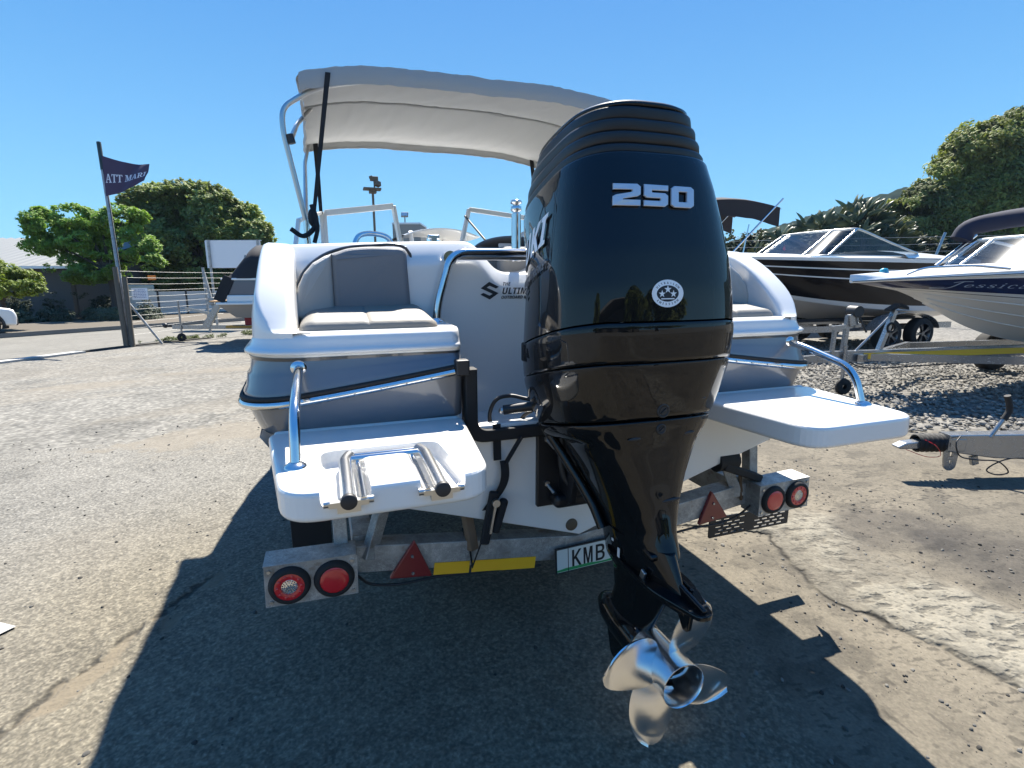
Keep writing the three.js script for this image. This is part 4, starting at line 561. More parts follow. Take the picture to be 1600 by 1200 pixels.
  // number plate
  const tex = canvasTex(1024, 256, (c, w, h) => { c.fillStyle = '#d9dcd6'; c.fillRect(0, 0, w, h); c.fillStyle = '#2f9a58'; c.fillRect(0, 212, w, 30); c.fillStyle = '#d9dcd6'; c.beginPath(); c.moveTo(0, 205); for (let i = 0; i <= 16; i++) c.lineTo(i * 64, 212 + 12 * sin(i * 0.8 + 2)); c.lineTo(w, 200); c.lineTo(0, 200); c.fill(); c.strokeStyle = '#0d0e10'; c.lineWidth = 9; c.strokeRect(5, 5, w - 10, h - 10); c.fillStyle = '#0d0e10'; c.fillRect(116, 8, 7, 240); c.font = 'bold 222px monospace'; c.textBaseline = 'alphabetic'; let x = 142; for (const ch of 'KMB 1') { c.save(); c.translate(x, 208); c.scale(0.8, 1.05); c.fillText(ch, 0, 0); c.restore(); x += ch === ' ' ? 60 : 122; } });
  const pl = part('number_plate', [bx(0.45, 0.108, 0.004, 0, 0, 0)], M.plastic, trailer); pl.position.set(0.128, 0.358, -1.678); pl.rotation.z = -0.03 + 0.07;
  part('plate_face', new THREE.PlaneGeometry(0.446, 0.104).translate(0, 0, 0.0035), std([0.9, 0.9, 0.9], 0.4, { map: tex }), pl);
  part('plate_screw', [bx(0.014, 0.05, 0.006, 0.045, 0.012, 0.006)], std([0.35, 0.27, 0.17], 0.6), pl);
}
solo('drain_bung', [lathe([[0, 0.012], [0.012, 0.012], [0.024, 0.008], [0.026, 0]], 20).rotateX(PI / 2).translate(-0.035, 0.50, -1.674)], std([0.1, 0.075, 0.05], 0.6), 'small brown round drain bung at the bottom of the white transom', 'drain bung');
const rs = thing('ratchet_strap', 'black ratchet strap hanging down the white transom beside the left swim platform', 'strap'); part('lever', [bar([-0.355, 0.65, -1.622], [-0.375, 0.545, -1.622], 0.012, 0.008), disc(0.014, 0.03, -0.352, 0.655, -1.63, 14)], M.dull, rs); part('webbing', [
  bar([-0.335, 0.93, -1.66], [-0.335, 0.80, -1.655], 0.028, 0.003), shell(1, 24, (u, v) => [mix(-0.315, -0.38, v) + 0.025 * sin(v * 3.1) + (u - 0.5) * 0.03, mix(0.80, 0.62, v), -1.645 + 0.01 * sin(v * 5)], 0.003),
  bar([-0.31, 0.79, -1.64], [-0.255, 0.885, -1.63], 0.034, 0.006), bx(0.034, 0.2, 0.02, -0.372, 0.595, -1.64, 0, 0, -0.2, 0.008), bx(0.03, 0.13, 0.03, -0.335, 0.60, -1.635, 0, 0, -0.3, 0.012), bar([-0.395, 0.52, -1.645], [-0.43, 0.41, -1.66], 0.035, 0.004)], M.strap, rs);

// ---------------------------------------------------------------- boats and trailers on the right
// local frame of a boat: stern at x = 0, bow at x = L, y up from the ground, +z starboard of a boat that points along +x
function hullForm(o) {
  const { L, B, k0, s0, s1, rake = 0.9, p = 2.7 } = o;
  const P = (u, v, s) => {
    const b = B / 2 * (0.93 + 0.07 * sin(min(1, u * 1.7) * PI / 2)) * (1 - pow(u, p)), ys = s0 + (s1 - s0) * u * u, yk = k0 + (ys - k0) * 0.8 * pow(u, 4.5), yc = min(ys - 0.05, k0 + (o.chine ?? 0.3) + (ys - k0 - 0.3) * 0.62 * pow(u, 2.6));
    const x = u * (L - rake * pow(1 - v, 1.3));
    if (v <= 0.3) return [x, mix(yk, yc, v / 0.3), s * b * 0.9 * (1 - 0.35 * pow(u, 3)) * (v / 0.3)];
    const t = (v - 0.3) / 0.7; return [x, mix(yc, ys, t), s * b * mix(0.9 * (1 - 0.35 * pow(u, 3)), 1, pow(t, 0.8))];
  };
  const band = (v0, v1, out = 0) => [1, -1].map((s) => grid(60, 8, (u, v) => { const q = P(u, mix(v0, v1, v), s); q[2] += s * out; return q; }));
  const transom = grid(12, 8, (u, v) => P(0, v, 1).map((c, i) => i === 2 ? c * (2 * u - 1) : c));
  const deck = (u0, u1, h) => grid(16, 40, (u, v) => { const q = P(mix(u0, u1, v), 1, 1), w = 2 * u - 1; return [q[0], q[1] + h * (1 - w * w), q[2] * w * 0.985]; });
  return { P, band, transom, deck };
}
function wrapScreen(parent, H, o) {                        // wraparound windscreen: panes between mullions
  const { xf, xa, w, y0, hF, hA, lean } = o, pos = (s, t) => {   // s -1..1 round the screen, t 0 bottom .. 1 top
    const a = abs(s), c = a < 0.5 ? a / 0.5 : 1, b = a > 0.5 ? (a - 0.5) / 0.5 : 0, sg = sign(s) || 1;
    const x = xf - 0.22 * c * c - (xf - 0.22 - xa) * b, z = sg * w * (a < 0.5 ? sin(c * PI / 2 * 0.98) : 1 - 0.0 * b), h = mix(hF, hA, pow(b, o.pow || 1.6));
    return [x - lean * t * (1 - 0.75 * b) * (h / hF), y0 + (o.dy || 0) * b + h * t, z * (1 - 0.10 * t * (h / hF))];
  };
  const fr = part('windscreen_frame', [tube(Array.from({ length: 61 }, (_, i) => pos(i / 30 - 1, 1)), o.r || 0.018, 6), ...[-0.999, -0.5, -0.2, 0.2, 0.5, 0.999].map((s) => tube([pos(s, 0), pos(s, 0.5), pos(s, 1)], o.r || 0.016, 6)), tube(Array.from({ length: 61 }, (_, i) => pos(i / 30 - 1, 0)), 0.012, 6)], o.mat, parent);
  const cuts = [-1, -0.5, -0.2, 0.2, 0.5, 1];
  for (let i = 0; i < 5; i++) part('pane', grid(10, 4, (u, v) => pos(mix(cuts[i], cuts[i + 1], u), v)), M.tint, fr);
  return pos;
}
function wheel(parent, x, y, z, r, w, side) {
  const t = part('wheel', lathe([[r * 0.62, -w / 2], [r * 0.93, -w / 2], [r, -w * 0.36], [r, w * 0.36], [r * 0.93, w / 2], [r * 0.62, w / 2]], 36).rotateX(PI / 2).translate(x, y, z), M.tyre, parent);
  const sp = []; for (let k = 0; k < 5; k++) { const a = k / 5 * 2 * PI; for (const d of [-0.13, 0.13]) sp.push(bar([x + r * 0.12 * cos(a), y + r * 0.12 * sin(a), z + side * w * 0.42], [x + r * 0.6 * cos(a + d), y + r * 0.6 * sin(a + d), z + side * w * 0.46], r * 0.09, r * 0.06)); }
  part('rim', [lathe([[r * 0.52, -w * 0.3], [r * 0.6, w * 0.1], [r * 0.66, w * 0.5], [r * 0.62, w * 0.53], [r * 0.56, w * 0.2]], 30).rotateX(side * PI / 2).translate(x, y, z), ...sp, disc(r * 0.14, w * 0.3, x, y, z + side * w * 0.36, 14)], M.alloy, t);
}
const hullBlack = phys([0.004, 0.004, 0.006], 0.3, { clearcoat: 0.35, clearcoatRoughness: 0.04, specularIntensity: 0.2 });
const hullNavy = phys([0.010, 0.014, 0.06], 0.3, { clearcoat: 1, clearcoatRoughness: 0.05 });
const hullPale = phys([0.62, 0.6, 0.57], 0.4, { clearcoat: 0.5, clearcoatRoughness: 0.2 });
{ // the white and navy boat
  const L = 5.6, t = thing('motorboat', 'white motorboat with a navy band, name script and folded navy canopy on the right', 'boat', [5.15 + 0.99 * L, 0, -4.72 + 0.14 * L], PI - 0.14);
  const H = hullForm({ L, B: 2.1, k0: 0.5, s0: 1.62, s1: 1.40, rake: 1.0, p: 2.5, chine: 0.42 });
  part('hull', [H.band(0, 0.45), H.transom], hullPale, t);
  part('pinstripe', H.band(0.45, 0.465, 0.001), M.stripe, t);
  part('upper_side', H.band(0.465, 0.53), hullPale, t);
  const nb = part('navy_band', H.band(0.53, 0.86, 0.001), hullNavy, t);
  part('gunwale', [H.band(0.86, 1), H.deck(0.0, 1, 0.07), [1, -1].map((s) => tube(Array.from({ length: 50 }, (_, i) => { const q = H.P(i / 49, 0.94, s); q[2] += s * 0.004; return q; }), 0.02, 6))], M.white, t);
  part('rub_line', [1, -1].map((s) => tube(Array.from({ length: 50 }, (_, i) => { const q = H.P(i / 49, 0.94, s); q[2] += s * 0.02; return q; }), 0.006, 5)), M.plastic, t);
  part('strake', [1, -1].flatMap((s) => [0.12, 0.21, 0.3].map((v) => tube(Array.from({ length: 40 }, (_, i) => H.P(i / 42, v, s)), 0.012, 5))), hullPale, t);
  // name in flowing script, painted on the side that faces the camera
  const nt = canvasTex(1024, 256, (c, w, h) => {
    c.clearRect(0, 0, w, h); c.strokeStyle = c.fillStyle = '#98a3b4'; c.lineWidth = 13; c.lineCap = 'round'; c.setTransform(1, 0, -0.42, 1, 95, 0);
    c.beginPath(); c.moveTo(228, 66); c.bezierCurveTo(250, 48, 290, 40, 335, 48); c.moveTo(285, 42); c.bezierCurveTo(255, 100, 250, 150, 215, 200); c.bezierCurveTo(170, 250, 60, 245, 110, 205); c.bezierCurveTo(135, 190, 160, 188, 182, 190); c.stroke();
    c.font = 'italic 120px serif'; let x = 292; for (const ch of 'essica') { c.fillText(ch, x, 178); x += c.measureText(ch).width + 16; }
    c.lineWidth = 6; c.beginPath(); c.moveTo(x - 20, 175); c.bezierCurveTo(x + 20, 165, x + 50, 140, x + 90, 120); c.stroke();
  });
  part('name_script', grid(40, 6, (u, v) => { const q = H.P(mix(0.915, 0.60, u), mix(0.56, 0.85, v), -1); q[2] -= 0.004; return q; }), std([1, 1, 1], 0.5, { map: nt, transparent: true }), nb);
  const pos = wrapScreen(t, H, { xf: 3.4, xa: 1.5, w: 0.86, y0: 1.6, hF: 0.36, hA: 0.14, lean: 0.45, mat: M.white, r: 0.024 });
  part('windscreen_base', grid(40, 4, (u, v) => { const q = pos(2 * u - 1, 0); return [mix(q[0] + 0.1, q[0], v), mix(1.53, q[1] + 0.01, v), q[2] * mix(1.08, 1, v)]; }), M.white, t);
  part('bow_rail', tube(bend([[5.05, 1.47, -0.24], [4.9, 1.55, -0.32], [4.45, 1.57, -0.52], [4.1, 1.53, -0.66]], 0.1), 0.012, 8), M.chrome, t);
  const lt = part('bow_light', [lathe([[0.03, 0], [0.03, 0.02], [0.012, 0.03]], 12).translate(5.12, 1.44, 0), bx(0.1, 0.03, 0.05, 5.05, 1.445, 0, 0, 0, 0, 0.008)], M.chrome, t);
  part('lamp_cover', lathe([[0, 0.11], [0.035, 0.105], [0.05, 0.07], [0.045, 0.03], [0.03, 0.02]], 16).translate(5.14, 1.44, -0.02), phys([0.03, 0.30, 0.42], 0.25, { clearcoat: 1 }), lt);
  part('folded_canopy', [tube(curve([[2.86, 1.98, -0.95], [2.8, 2.13, -0.92], [2.6, 2.22, -0.7], [2.5, 2.26, 0], [2.6, 2.22, 0.7], [2.8, 2.13, 0.92], [2.86, 1.98, 0.95]], 40), (q) => 0.12 + 0.018 * noise(q * 14, 2, 151), 12), tube(curve([[2.85, 2.02, -0.98], [2.2, 2.24, -0.98], [1.0, 2.34, -0.95]], 30), (q) => 0.125 + 0.02 * noise(q * 11, 6, 152), 12)], M.navy, t);
  for (const s of [-1, 1]) part('canopy_arm', [rod([3.3, 1.6, s * 0.9], [2.6, 2.05, s * 0.95], 0.024)], M.chrome, t), part('canopy_arm', [rod([3.25, 1.6, s * 0.94], [2.5, 1.98, s * 0.97], 0.016)], M.chrome, t);
  part('rod_holder', [[2.9, -0.7], [2.65, -0.72], [2.4, -0.3], [2.35, 0.2]].map(([x, z]) => rod([x, 1.84, z], [x - 0.09, 1.98, z], 0.022)), M.dull, t);
}
{ // its trailer
  const t = thing('boat_trailer', 'galvanized boat trailer with long yellow tape under the navy banded boat, winch at its front', 'trailer', [5.15, 0, -4.72], -0.14);
  part('frame', [bar([-0.35, 0.47, 0], [5.6, 0.47, 0], 0.08, 0.14, 0.004), bar([0.2, 0.45, 0.1], [1.9, 0.47, -0.8], 0.06, 0.09), bar([0.2, 0.45, -0.1], [1.9, 0.47, 0.8], 0.06, 0.09), bar([1.9, 0.45, 0.85], [5.7, 0.45, 0.85], 0.06, 0.09), bar([1.9, 0.45, -0.85], [5.7, 0.45, -0.85], 0.06, 0.09), bar([-0.9, 0.43, 0], [-0.35, 0.46, 0], 0.07, 0.08)], M.galvBright, t);
  part('warning_tape', bx(3.6, 0.078, 0.003, 2.1, 0.47, 0.043), M.yellow, t);
  part('winch_post', [bar([0.0, 0.5, 0.03], [0.02, 0.98, 0.03], 0.05, 0.05), bar([-0.16, 0.5, 0.03], [-0.15, 0.82, 0.03], 0.04, 0.04), bar([-0.2, 0.83, 0.03], [0.2, 0.86, 0.03], 0.05, 0.05), bx(0.12, 0.15, 0.06, 0.07, 0.93, 0.05, 0, 0, 0.2, 0.01)], M.galvBright, t);
  part('winch', [new THREE.CylinderGeometry(0.07, 0.07, 0.14, 18).rotateX(PI / 2).translate(0.1, 1.03, 0.03), rod([0.1, 0.98, 0.1], [0.2, 0.78, 0.14], 0.012)], M.plastic, t);
  part('bow_support', [bar([0.55, 0.5, 0], [0.72, 1.03, 0], 0.06, 0.05), rod([0.2, 0.52, 0.0], [0.68, 0.98, 0], 0.014)], M.galvBright, t);
  part('bow_roller', [extr([[-0.12, 0], [0, 0.05], [0.14, 0.02], [0.13, 0.06], [0.02, 0.1], [-0.12, 0.03]], 0.1, 0.006).translate(0.74, 1.02, -0.05)], M.rubber, t);
  part('cable_ring', new THREE.TorusGeometry(0.055, 0.014, 8, 20).translate(0.66, 0.82, 0.04), M.rubber, t);
  const jw = part('jockey_wheel', [rod([0.0, 0.62, 0.07], [0.0, 0.17, 0.07], 0.022)], M.galvBright, t);
  part('tyre', lathe([[0.03, -0.025], [0.095, -0.03], [0.105, 0], [0.095, 0.03], [0.03, 0.025]], 20).rotateX(PI / 2).translate(0, 0.105, 0.1), M.tyre, jw);
  for (const s of [1, -1]) wheel(t, 3.75, 0.31, s * 1.0, 0.31, 0.19, s);
  part('brake_cable', tube(curve([[0.1, 0.4, 0.05], [0.3, 0.33, 0.06], [1.9, 0.33, 0.06], [3.3, 0.3, 0.3]], 24), 0.008, 5), M.plastic, t);
}
{ // the black hulled boat behind
  const L = 6.6, t = thing('motorboat', 'motorboat with glossy black hull, white deck and tinted wraparound windscreen, behind the navy banded boat', 'boat', [12.1, 0, -8.35], PI - 0.03);
  const H = hullForm({ L, B: 2.35, k0: 0.5, s0: 1.80, s1: 1.86, rake: 0.9, p: 3.0, chine: 0.26 });
  part('hull', [H.band(0, 0.3), H.transom], hullPale, t);
  part('lower_stripe', H.band(0.3, 0.37), hullPale, t);
  const bl = part('black_side', H.band(0.37, 0.70), hullBlack, t);
  part('white_line', H.band(0.70, 0.718, 0.001), M.white, t);
  part('black_side', H.band(0.718, 0.83), hullBlack, t);
  part('white_line', H.band(0.83, 0.85, 0.001), M.white, t);
  part('black_side', H.band(0.85, 0.95), hullBlack, t);
  part('deck', [H.band(0.95, 1), H.deck(0, 1, 0.10)], M.white, t);
  const pos = wrapScreen(t, H, { xf: 4.25, xa: 1.75, w: 1.0, y0: 1.86, hF: 0.50, hA: 0.06, lean: 0.75, mat: M.dull, r: 0.022, pow: 1.2 });
  part('screen_trim', tube(Array.from({ length: 16 }, (_, i) => { const q = pos(0.5 + i / 30, 1); return [q[0], q[1] + 0.01, q[2]]; }), 0.045, 8), M.satin, t);
  part('screen_trim', tube(Array.from({ length: 16 }, (_, i) => { const q = pos(0.5 + i / 30, 0); return [q[0], q[1], q[2]]; }), 0.03, 8), M.satin, t);
  part('sticker', bx(0.09, 0.12, 0.004, 3.15, 2.12, 0.95, -0.1, 0.1, 0.2), M.red, t);
  part('badge', [new THREE.SphereGeometry(0.055, 16, 8).scale(1.5, 0.6, 0.2).translate(3.3, 1.79, 1.165), bx(0.14, 0.05, 0.004, 2.6, 1.78, 1.166, 0, 0, -0.5)], M.silver, t);
  part('lettering', text('SPORT', 0.07, 0.004).rotateY(PI).rotateY(PI).translate(0.95, 1.86, 1.12), M.plastic, t);
  part('aft_coaming', grid(30, 8, (u, v) => { const x = mix(0.15, 2.1, u), a = mix(0, PI, v); return [x, 1.82 + 0.16 * sin(u * PI * 0.55 + 0.1) * sin(a) * 1.2, 1.1 * cos(a)]; }), M.white, t);
}
{ // trailer under it
  const t = thing('boat_trailer', 'dark twin axle boat trailer with alloy wheels under the black hulled boat', 'trailer', [12.1, 0, -8.35], PI - 0.03);
  part('frame', [1, -1].flatMap((s) => [bar([0.1, 0.44, s * 0.75], [5.4, 0.44, s * 0.75], 0.07, 0.12), bar([5.4, 0.44, s * 0.75], [7.2, 0.44, 0], 0.07, 0.12)]).concat([bar([7.0, 0.44, 0], [8.3, 0.44, 0], 0.08, 0.1), bar([3.4, 0.42, -0.8], [3.4, 0.42, 0.8], 0.07, 0.09), bar([1.2, 0.42, -0.8], [1.2, 0.42, 0.8], 0.07, 0.09)]), M.galvBright, t);
  part('warning_tape', [bx(0.62, 0.06, 0.003, 4.75, 0.44, 0.788), bx(0.2, 0.06, 0.003, 4.1, 0.44, 0.788)], M.yellow, t);
  for (const s of [1, -1]) { wheel(t, 2.36, 0.32, s * 1.05, 0.32, 0.2, s); wheel(t, 1.46, 0.32, s * 1.05, 0.32, 0.2, s); }
  part('mudguard', [1, -1].map((s) => shell(16, 2, (u, v) => { const a = mix(0, PI, u); return [1.91 + 0.86 * cos(a), 0.42 + 0.34 * sin(a), s * mix(0.93, 1.17, v)]; }, 0.004)), M.galvBright, t);
  part('bunk', [1, -1].map((s) => bx(3.4, 0.06, 0.12, 2.6, 0.60, s * 0.5)), M.rubber, t);
}
{ // boat with the black canopy, mostly hidden
  const t = thing('motorboat', 'hidden boat showing only its black canopy on a steel pole, right of the outboard cowl', 'boat', [12.25, 0, -11.75], PI - 0.1);
  const H = hullForm({ L: 6.2, B: 2.3, k0: 0.5, s0: 1.75, s1: 1.7, rake: 0.9 });
  part('hull', [H.band(0, 1), H.transom, H.deck(0, 1, 0.08)], hullPale, t);
  part('canopy', [shell(24, 8, (u, v) => [mix(1.75, 3.9, u), 3.36 + 0.1 * sin(u * PI) + 0.12 * u - 0.16 * pow(abs(2 * v - 1), 3) + 0.01 * noise(u * 9, v * 9, 161), mix(0.95, -0.95, v)], 0.01), ...[1, -1].map((s) => shell(20, 4, (u, v) => [mix(1.8, 3.85, u), 3.38 - 0.14 + 0.12 * u + 0.09 * sin(u * PI) - v * (0.46 - 0.1 * u + 0.03 * noise(u * 8, v, 162)), s * (0.95 + 0.02 * noise(u * 6, v * 3, 163))], 0.006))], std([0.02, 0.017, 0.02], 0.9), t);
  for (const s of [1, -1]) { part('canopy_pole', rod([1.75, 3.46, s * 0.97], [3.45, 1.78, s * 0.97], 0.024), M.chrome, t); part('canopy_pole', rod([2.7, 2.8, s * 0.97], [2.85, 1.8, s * 0.97], 0.016), M.chrome, t); part('canopy_pole', rod([3.75, 3.25, s * 0.94], [3.75, 1.8, s * 0.95], 0.016), M.chrome, t); }
}
{ // drawbar of the trailer that stands beyond the right edge
  const t = thing('trailer_drawbar', 'grey trailer drawbar with rubber bellows and upright brake lever near the right edge', 'trailer', [2.97, 0.245, -2.50], -0.337);
  part('coupling_head', [extr(roundPoly([[0, -0.02], [0.06, 0.012], [0.2, 0.03], [0.32, 0.03], [0.32, -0.03], [0.02, -0.035]], 0.012), 0.06, 0.008).translate(0, 0, -0.03)], M.galvBright, t);
  part('bellows', lathe(Array.from({ length: 25 }, (_, i) => [0.045 + 0.024 * (0.5 + 0.5 * sin(i * PI * 0.5)), i * 0.0088]), 24).rotateZ(-PI / 2).translate(0.15, 0.005, 0), M.rubber, t);
  part('drawbar', [extr([[0.35, -0.05], [0.35, 0.075], [2.6, 0.10], [2.6, -0.11], [0.95, -0.11], [0.7, -0.10]], 0.09, 0.008).translate(0, 0, -0.045), bx(0.12, 0.1, 0.11, 0.42, 0.0, 0, 0, 0, 0, 0.01), bar([2.5, 0, 0], [3.6, 0, 0], 0.09, 0.14)], M.galvBright, t);
  for (const x of [0.92, 1.08]) part('bolt', disc(0.016, 0.02, x, 0.02, 0.056, 12), M.dull, t);
  part('drop_plate', [extr(roundPoly([[0.33, 0], [0.45, 0], [0.435, -0.17], [0.41, -0.195], [0.375, -0.195], [0.35, -0.17]], 0.015), 0.012, 0.002, [[[0.375, -0.05], [0.41, -0.05], [0.405, -0.09], [0.38, -0.09]], [[0.38, -0.115], [0.408, -0.115], [0.402, -0.15], [0.386, -0.15]]]).translate(0, 0, 0.03)], M.galvBright, t);
  const lv = part('brake_lever', rod([0.64, 0.06, 0.05], [0.72, 0.2, 0.05], 0.014), M.galvBright, t);
  part('grip', tube(bend([[0.715, 0.19, 0.05], [0.745, 0.25, 0.05], [0.74, 0.29, 0.05], [0.71, 0.365, 0.05]], 0.05), 0.02, 10), M.rubber, lv);
  part('cable', [tube(curve([[0.42, 0.07, 0.06], [0.37, 0.03, 0.09], [0.4, -0.06, 0.1], [0.55, -0.1, 0.08], [0.72, -0.12, 0.07], [0.8, -0.2, 0.07], [0.72, -0.22, 0.06], [0.66, -0.19, 0.05], [0.78, -0.11, 0.05], [1.1, -0.1, 0.05], [2.2, -0.12, 0.05]], 60), 0.005, 5)], M.plastic, t);
  part('breakaway_wire', tube(curve([[0.18, 0.04, 0.05], [0.25, 0.0, 0.07], [0.29, -0.07, 0.07], [0.2, -0.08, 0.07], [0.05, -0.03, 0.05]], 24), 0.0025, 4), M.red, t);
  part('catch', bx(0.05, 0.07, 0.03, 0.6, -0.13, 0, 0, 0, 0.3, 0.006), M.galvBright, t);
  wheel(t, 3.2, 0.06, 0.55, 0.3, 0.19, 1); wheel(t, 3.2, 0.06, -0.55, 0.3, 0.19, -1);
  part('axle', rod([3.2, 0.05, -0.55], [3.2, 0.05, 0.55], 0.03), M.galvBright, t);
}

// ---------------------------------------------------------------- foliage helper
const leafMat = (o = {}) => phys([1, 1, 1], 0.75, { transmission: 0.5, thickness: 0, side: THREE.DoubleSide, specularIntensity: 0.4, ...o });
function leafGeo(kind, seed) {                            // a twig of small bent leaves about 1 unit across
  const r = rng(seed), gs = [];
  for (let i = 0; i < (kind === 'fine' ? 14 : 11); i++) {
    const g = new THREE.PlaneGeometry(kind === 'fine' ? 0.17 : 0.27, kind === 'fine' ? 0.5 : 0.5, 1, 2), p = g.attributes.position; p.setX(0, p.getX(0) * 0.3); p.setX(1, p.getX(1) * 0.3); p.setX(4, p.getX(4) * 0.35); p.setX(5, p.getX(5) * 0.35); for (const q of [0, 1, 4, 5]) p.setZ(q, -0.1);
    g.rotateX(-0.6 - r() * 0.9).rotateY(r() * 6.28).rotateZ((r() - 0.5) * 0.9).translate((r() - 0.5) * 0.75, (r() - 0.5) * 0.5, (r() - 0.5) * 0.75); gs.push(g);
  }
  const g = merge(gs); g.computeVertexNormals(); return g;
}
const LEAF = [leafGeo('broad', 3), leafGeo('fine', 4)];
function crown(parent, name, blobs, n, size, tint, seed, { gap = 0.4, gs = 0.9, kind = 0, up = 0.5, mat } = {}) {
  const r = rng(seed), tot = blobs.reduce((a, b) => a + b[3] * b[4], 0), list = [];
  while (list.length < n) {
    let k = r() * tot, b = blobs[0]; for (const q of blobs) { k -= q[3] * q[4]; if (k <= 0) { b = q; break; } }
    const z = 2 * r() - 1, a = r() * 2 * PI, s = sqrt(1 - z * z), rad = 0.45 + 0.55 * pow(r(), 0.45), d = V(s * cos(a), z, s * sin(a)), lump = 0.82 + 0.36 * noise3(d.x * 2.2 + b[0], d.y * 2.2 + b[1], d.z * 2.2 + b[2], seed);
    const p = V(b[0] + d.x * b[3] * rad * lump, b[1] + d.y * b[4] * rad * lump, b[2] + d.z * (b[5] ?? b[3]) * rad * lump);
    const nz = noise3(p.x / gs, p.y / gs, p.z / gs, seed + 1); if (nz < gap * (0.6 + 0.55 * rad)) continue;
    list.push([p, d, rad, nz]);
  }
  const m = new THREE.InstancedMesh(LEAF[kind], mat || leafMat(), n), M4 = new THREE.Matrix4(), Q = new THREE.Quaternion(), c = new THREE.Color();
  list.forEach(([p, d, rad, nz], i) => { const dir = d.clone().multiplyScalar(1 - up).add(V(r() - 0.5, up * 1.4 + r() * 0.4, r() - 0.5)).normalize(); Q.setFromUnitVectors(V(0, 1, 0), dir).multiply(new THREE.Quaternion().setFromAxisAngle(V(0, 1, 0), r() * 6.3)); const s = size * (0.65 + 0.7 * r()); M4.compose(p, Q, V(s, s * 0.8, s)); m.setMatrixAt(i, M4); c.setRGB(...tint(r, noise3(p.x * 0.8, p.y * 0.8, p.z * 0.8, seed + 2))); m.setColorAt(i, c); });
  m.name = name; if (name === 'crown') m.userData.kind = 'stuff'; m.castShadow = m.receiveShadow = true; parent.add(m); return m;
}
const bark = std([0.055, 0.045, 0.037], 0.95, { bumpMap: scuff, bumpScale: 0.01 });
function trunkOf(parent, base, fork, tips, r0) {
  part('trunk', [tube(curve([base, [mix(base[0], fork[0], 0.5) + 0.05, mix(base[1], fork[1], 0.5), mix(base[2], fork[2], 0.5)], fork], 10), (t) => r0 * (1.15 - 0.45 * t), 9), ...tips.map((p, i) => tube(curve([fork, [mix(fork[0], p[0], 0.45), mix(fork[1], p[1], 0.6), mix(fork[2], p[2], 0.45)], p], 10), (t) => r0 * (0.55 - 0.42 * t), 6))], bark, parent);
}
const greenA = (r, n) => { const k = 0.55 + 0.75 * n + 0.25 * (r() - 0.5); return [0.2259 * k, 0.3568 * k, 0.05353 * k]; };
const greenB = (r, n) => { const k = 0.5 + 0.9 * n + 0.3 * (r() - 0.5); return [0.2471 * k, 0.3019 * k, 0.08235 * k]; };
const greenC = (r, n) => { const k = 0.6 + 0.6 * n + 0.3 * (r() - 0.5); return [0.216 * k, 0.288 * k, 0.0324 * k]; };
{
  const t = thing('tree', 'bright green leafy tree right behind the flagpole and grey wall', 'tree', [0, 0, 0]);
  const B = [[-10.5, 3.5, -24.9, 0.9, 0.55], [-9.6, 3.75, -24.6, 0.9, 0.5], [-8.7, 3.6, -24.4, 0.8, 0.5], [-7.9, 3.65, -24.0, 0.9, 0.55], [-9.4, 2.9, -24.3, 0.9, 0.4], [-10.6, 2.75, -24.8, 0.8, 0.4], [-7.5, 2.7, -23.8, 0.75, 0.5], [-9.9, 2.0, -24.6, 0.75, 0.45], [-9.2, 1.7, -24.0, 0.9, 0.35], [-8.0, 1.75, -23.7, 0.7, 0.35], [-7.1, 2.1, -23.5, 0.5, 0.4], [-10.6, 3.9, -25, 0.45, 0.3], [-10.2, 3.1, -24.8, 0.6, 0.45], [-8.6, 2.6, -24.1, 0.9, 0.4]];
  trunkOf(t, [-8.42, 0, -23.6], [-8.5, 1.7, -23.8], B.filter((_, i) => i < 9).map((b) => b.slice(0, 3)), 0.13); crown(t, 'crown', B, 5600, 0.21, greenA, 201, { gap: 0.5, gs: 0.42 });
}
{
  const t = thing('tree', 'large dark round tree behind the white board and the left boat', 'tree', [0, 0, 0]);
  const B = [[-8.3, 4.8, -30.6, 1.7, 1.2], [-7.2, 5.1, -30.2, 1.5, 1.0], [-5.9, 4.8, -29.8, 1.5, 1.2], [-4.9, 4.2, -29.2, 1.4, 1.1], [-4.1, 3.5, -28.7, 1.0, 0.9], [-8.0, 3.3, -30.2, 1.8, 1.3], [-6.3, 3.1, -29.5, 1.9, 1.4], [-4.6, 2.7, -28.8, 1.4, 1.2], [-7.6, 1.7, -30, 1.5, 1.0], [-5.8, 1.6, -29.4, 1.7, 1.0], [-4.3, 1.7, -28.6, 1.0, 0.9]];
  trunkOf(t, [-6.3, 0, -29.6], [-6.3, 1.6, -29.6], B.map((b) => b.slice(0, 3)), 0.3);
  const cr = crown(t, 'crown', B, 11000, 0.36, greenB, 211, { gap: 0.43, gs: 0.62 });
}
{
  const t = thing('tree', 'small yellow green tree at the left edge above the white car', 'tree', [0, 0, 0]);
  const B = [[-9.75, 1.65, -19.35, 0.6, 0.32], [-9.2, 1.5, -19.2, 0.5, 0.28], [-9.7, 1.2, -19.3, 0.6, 0.25], [-8.95, 1.25, -19.1, 0.3, 0.2], [-10.3, 1.8, -19.6, 0.6, 0.5]];
  trunkOf(t, [-9.9, 0, -19.5], [-9.8, 0.9, -19.4], B.map((b) => b.slice(0, 3)), 0.07); crown(t, 'crown', B, 900, 0.2, greenC, 221, { gap: 0.4, gs: 0.5 });
}
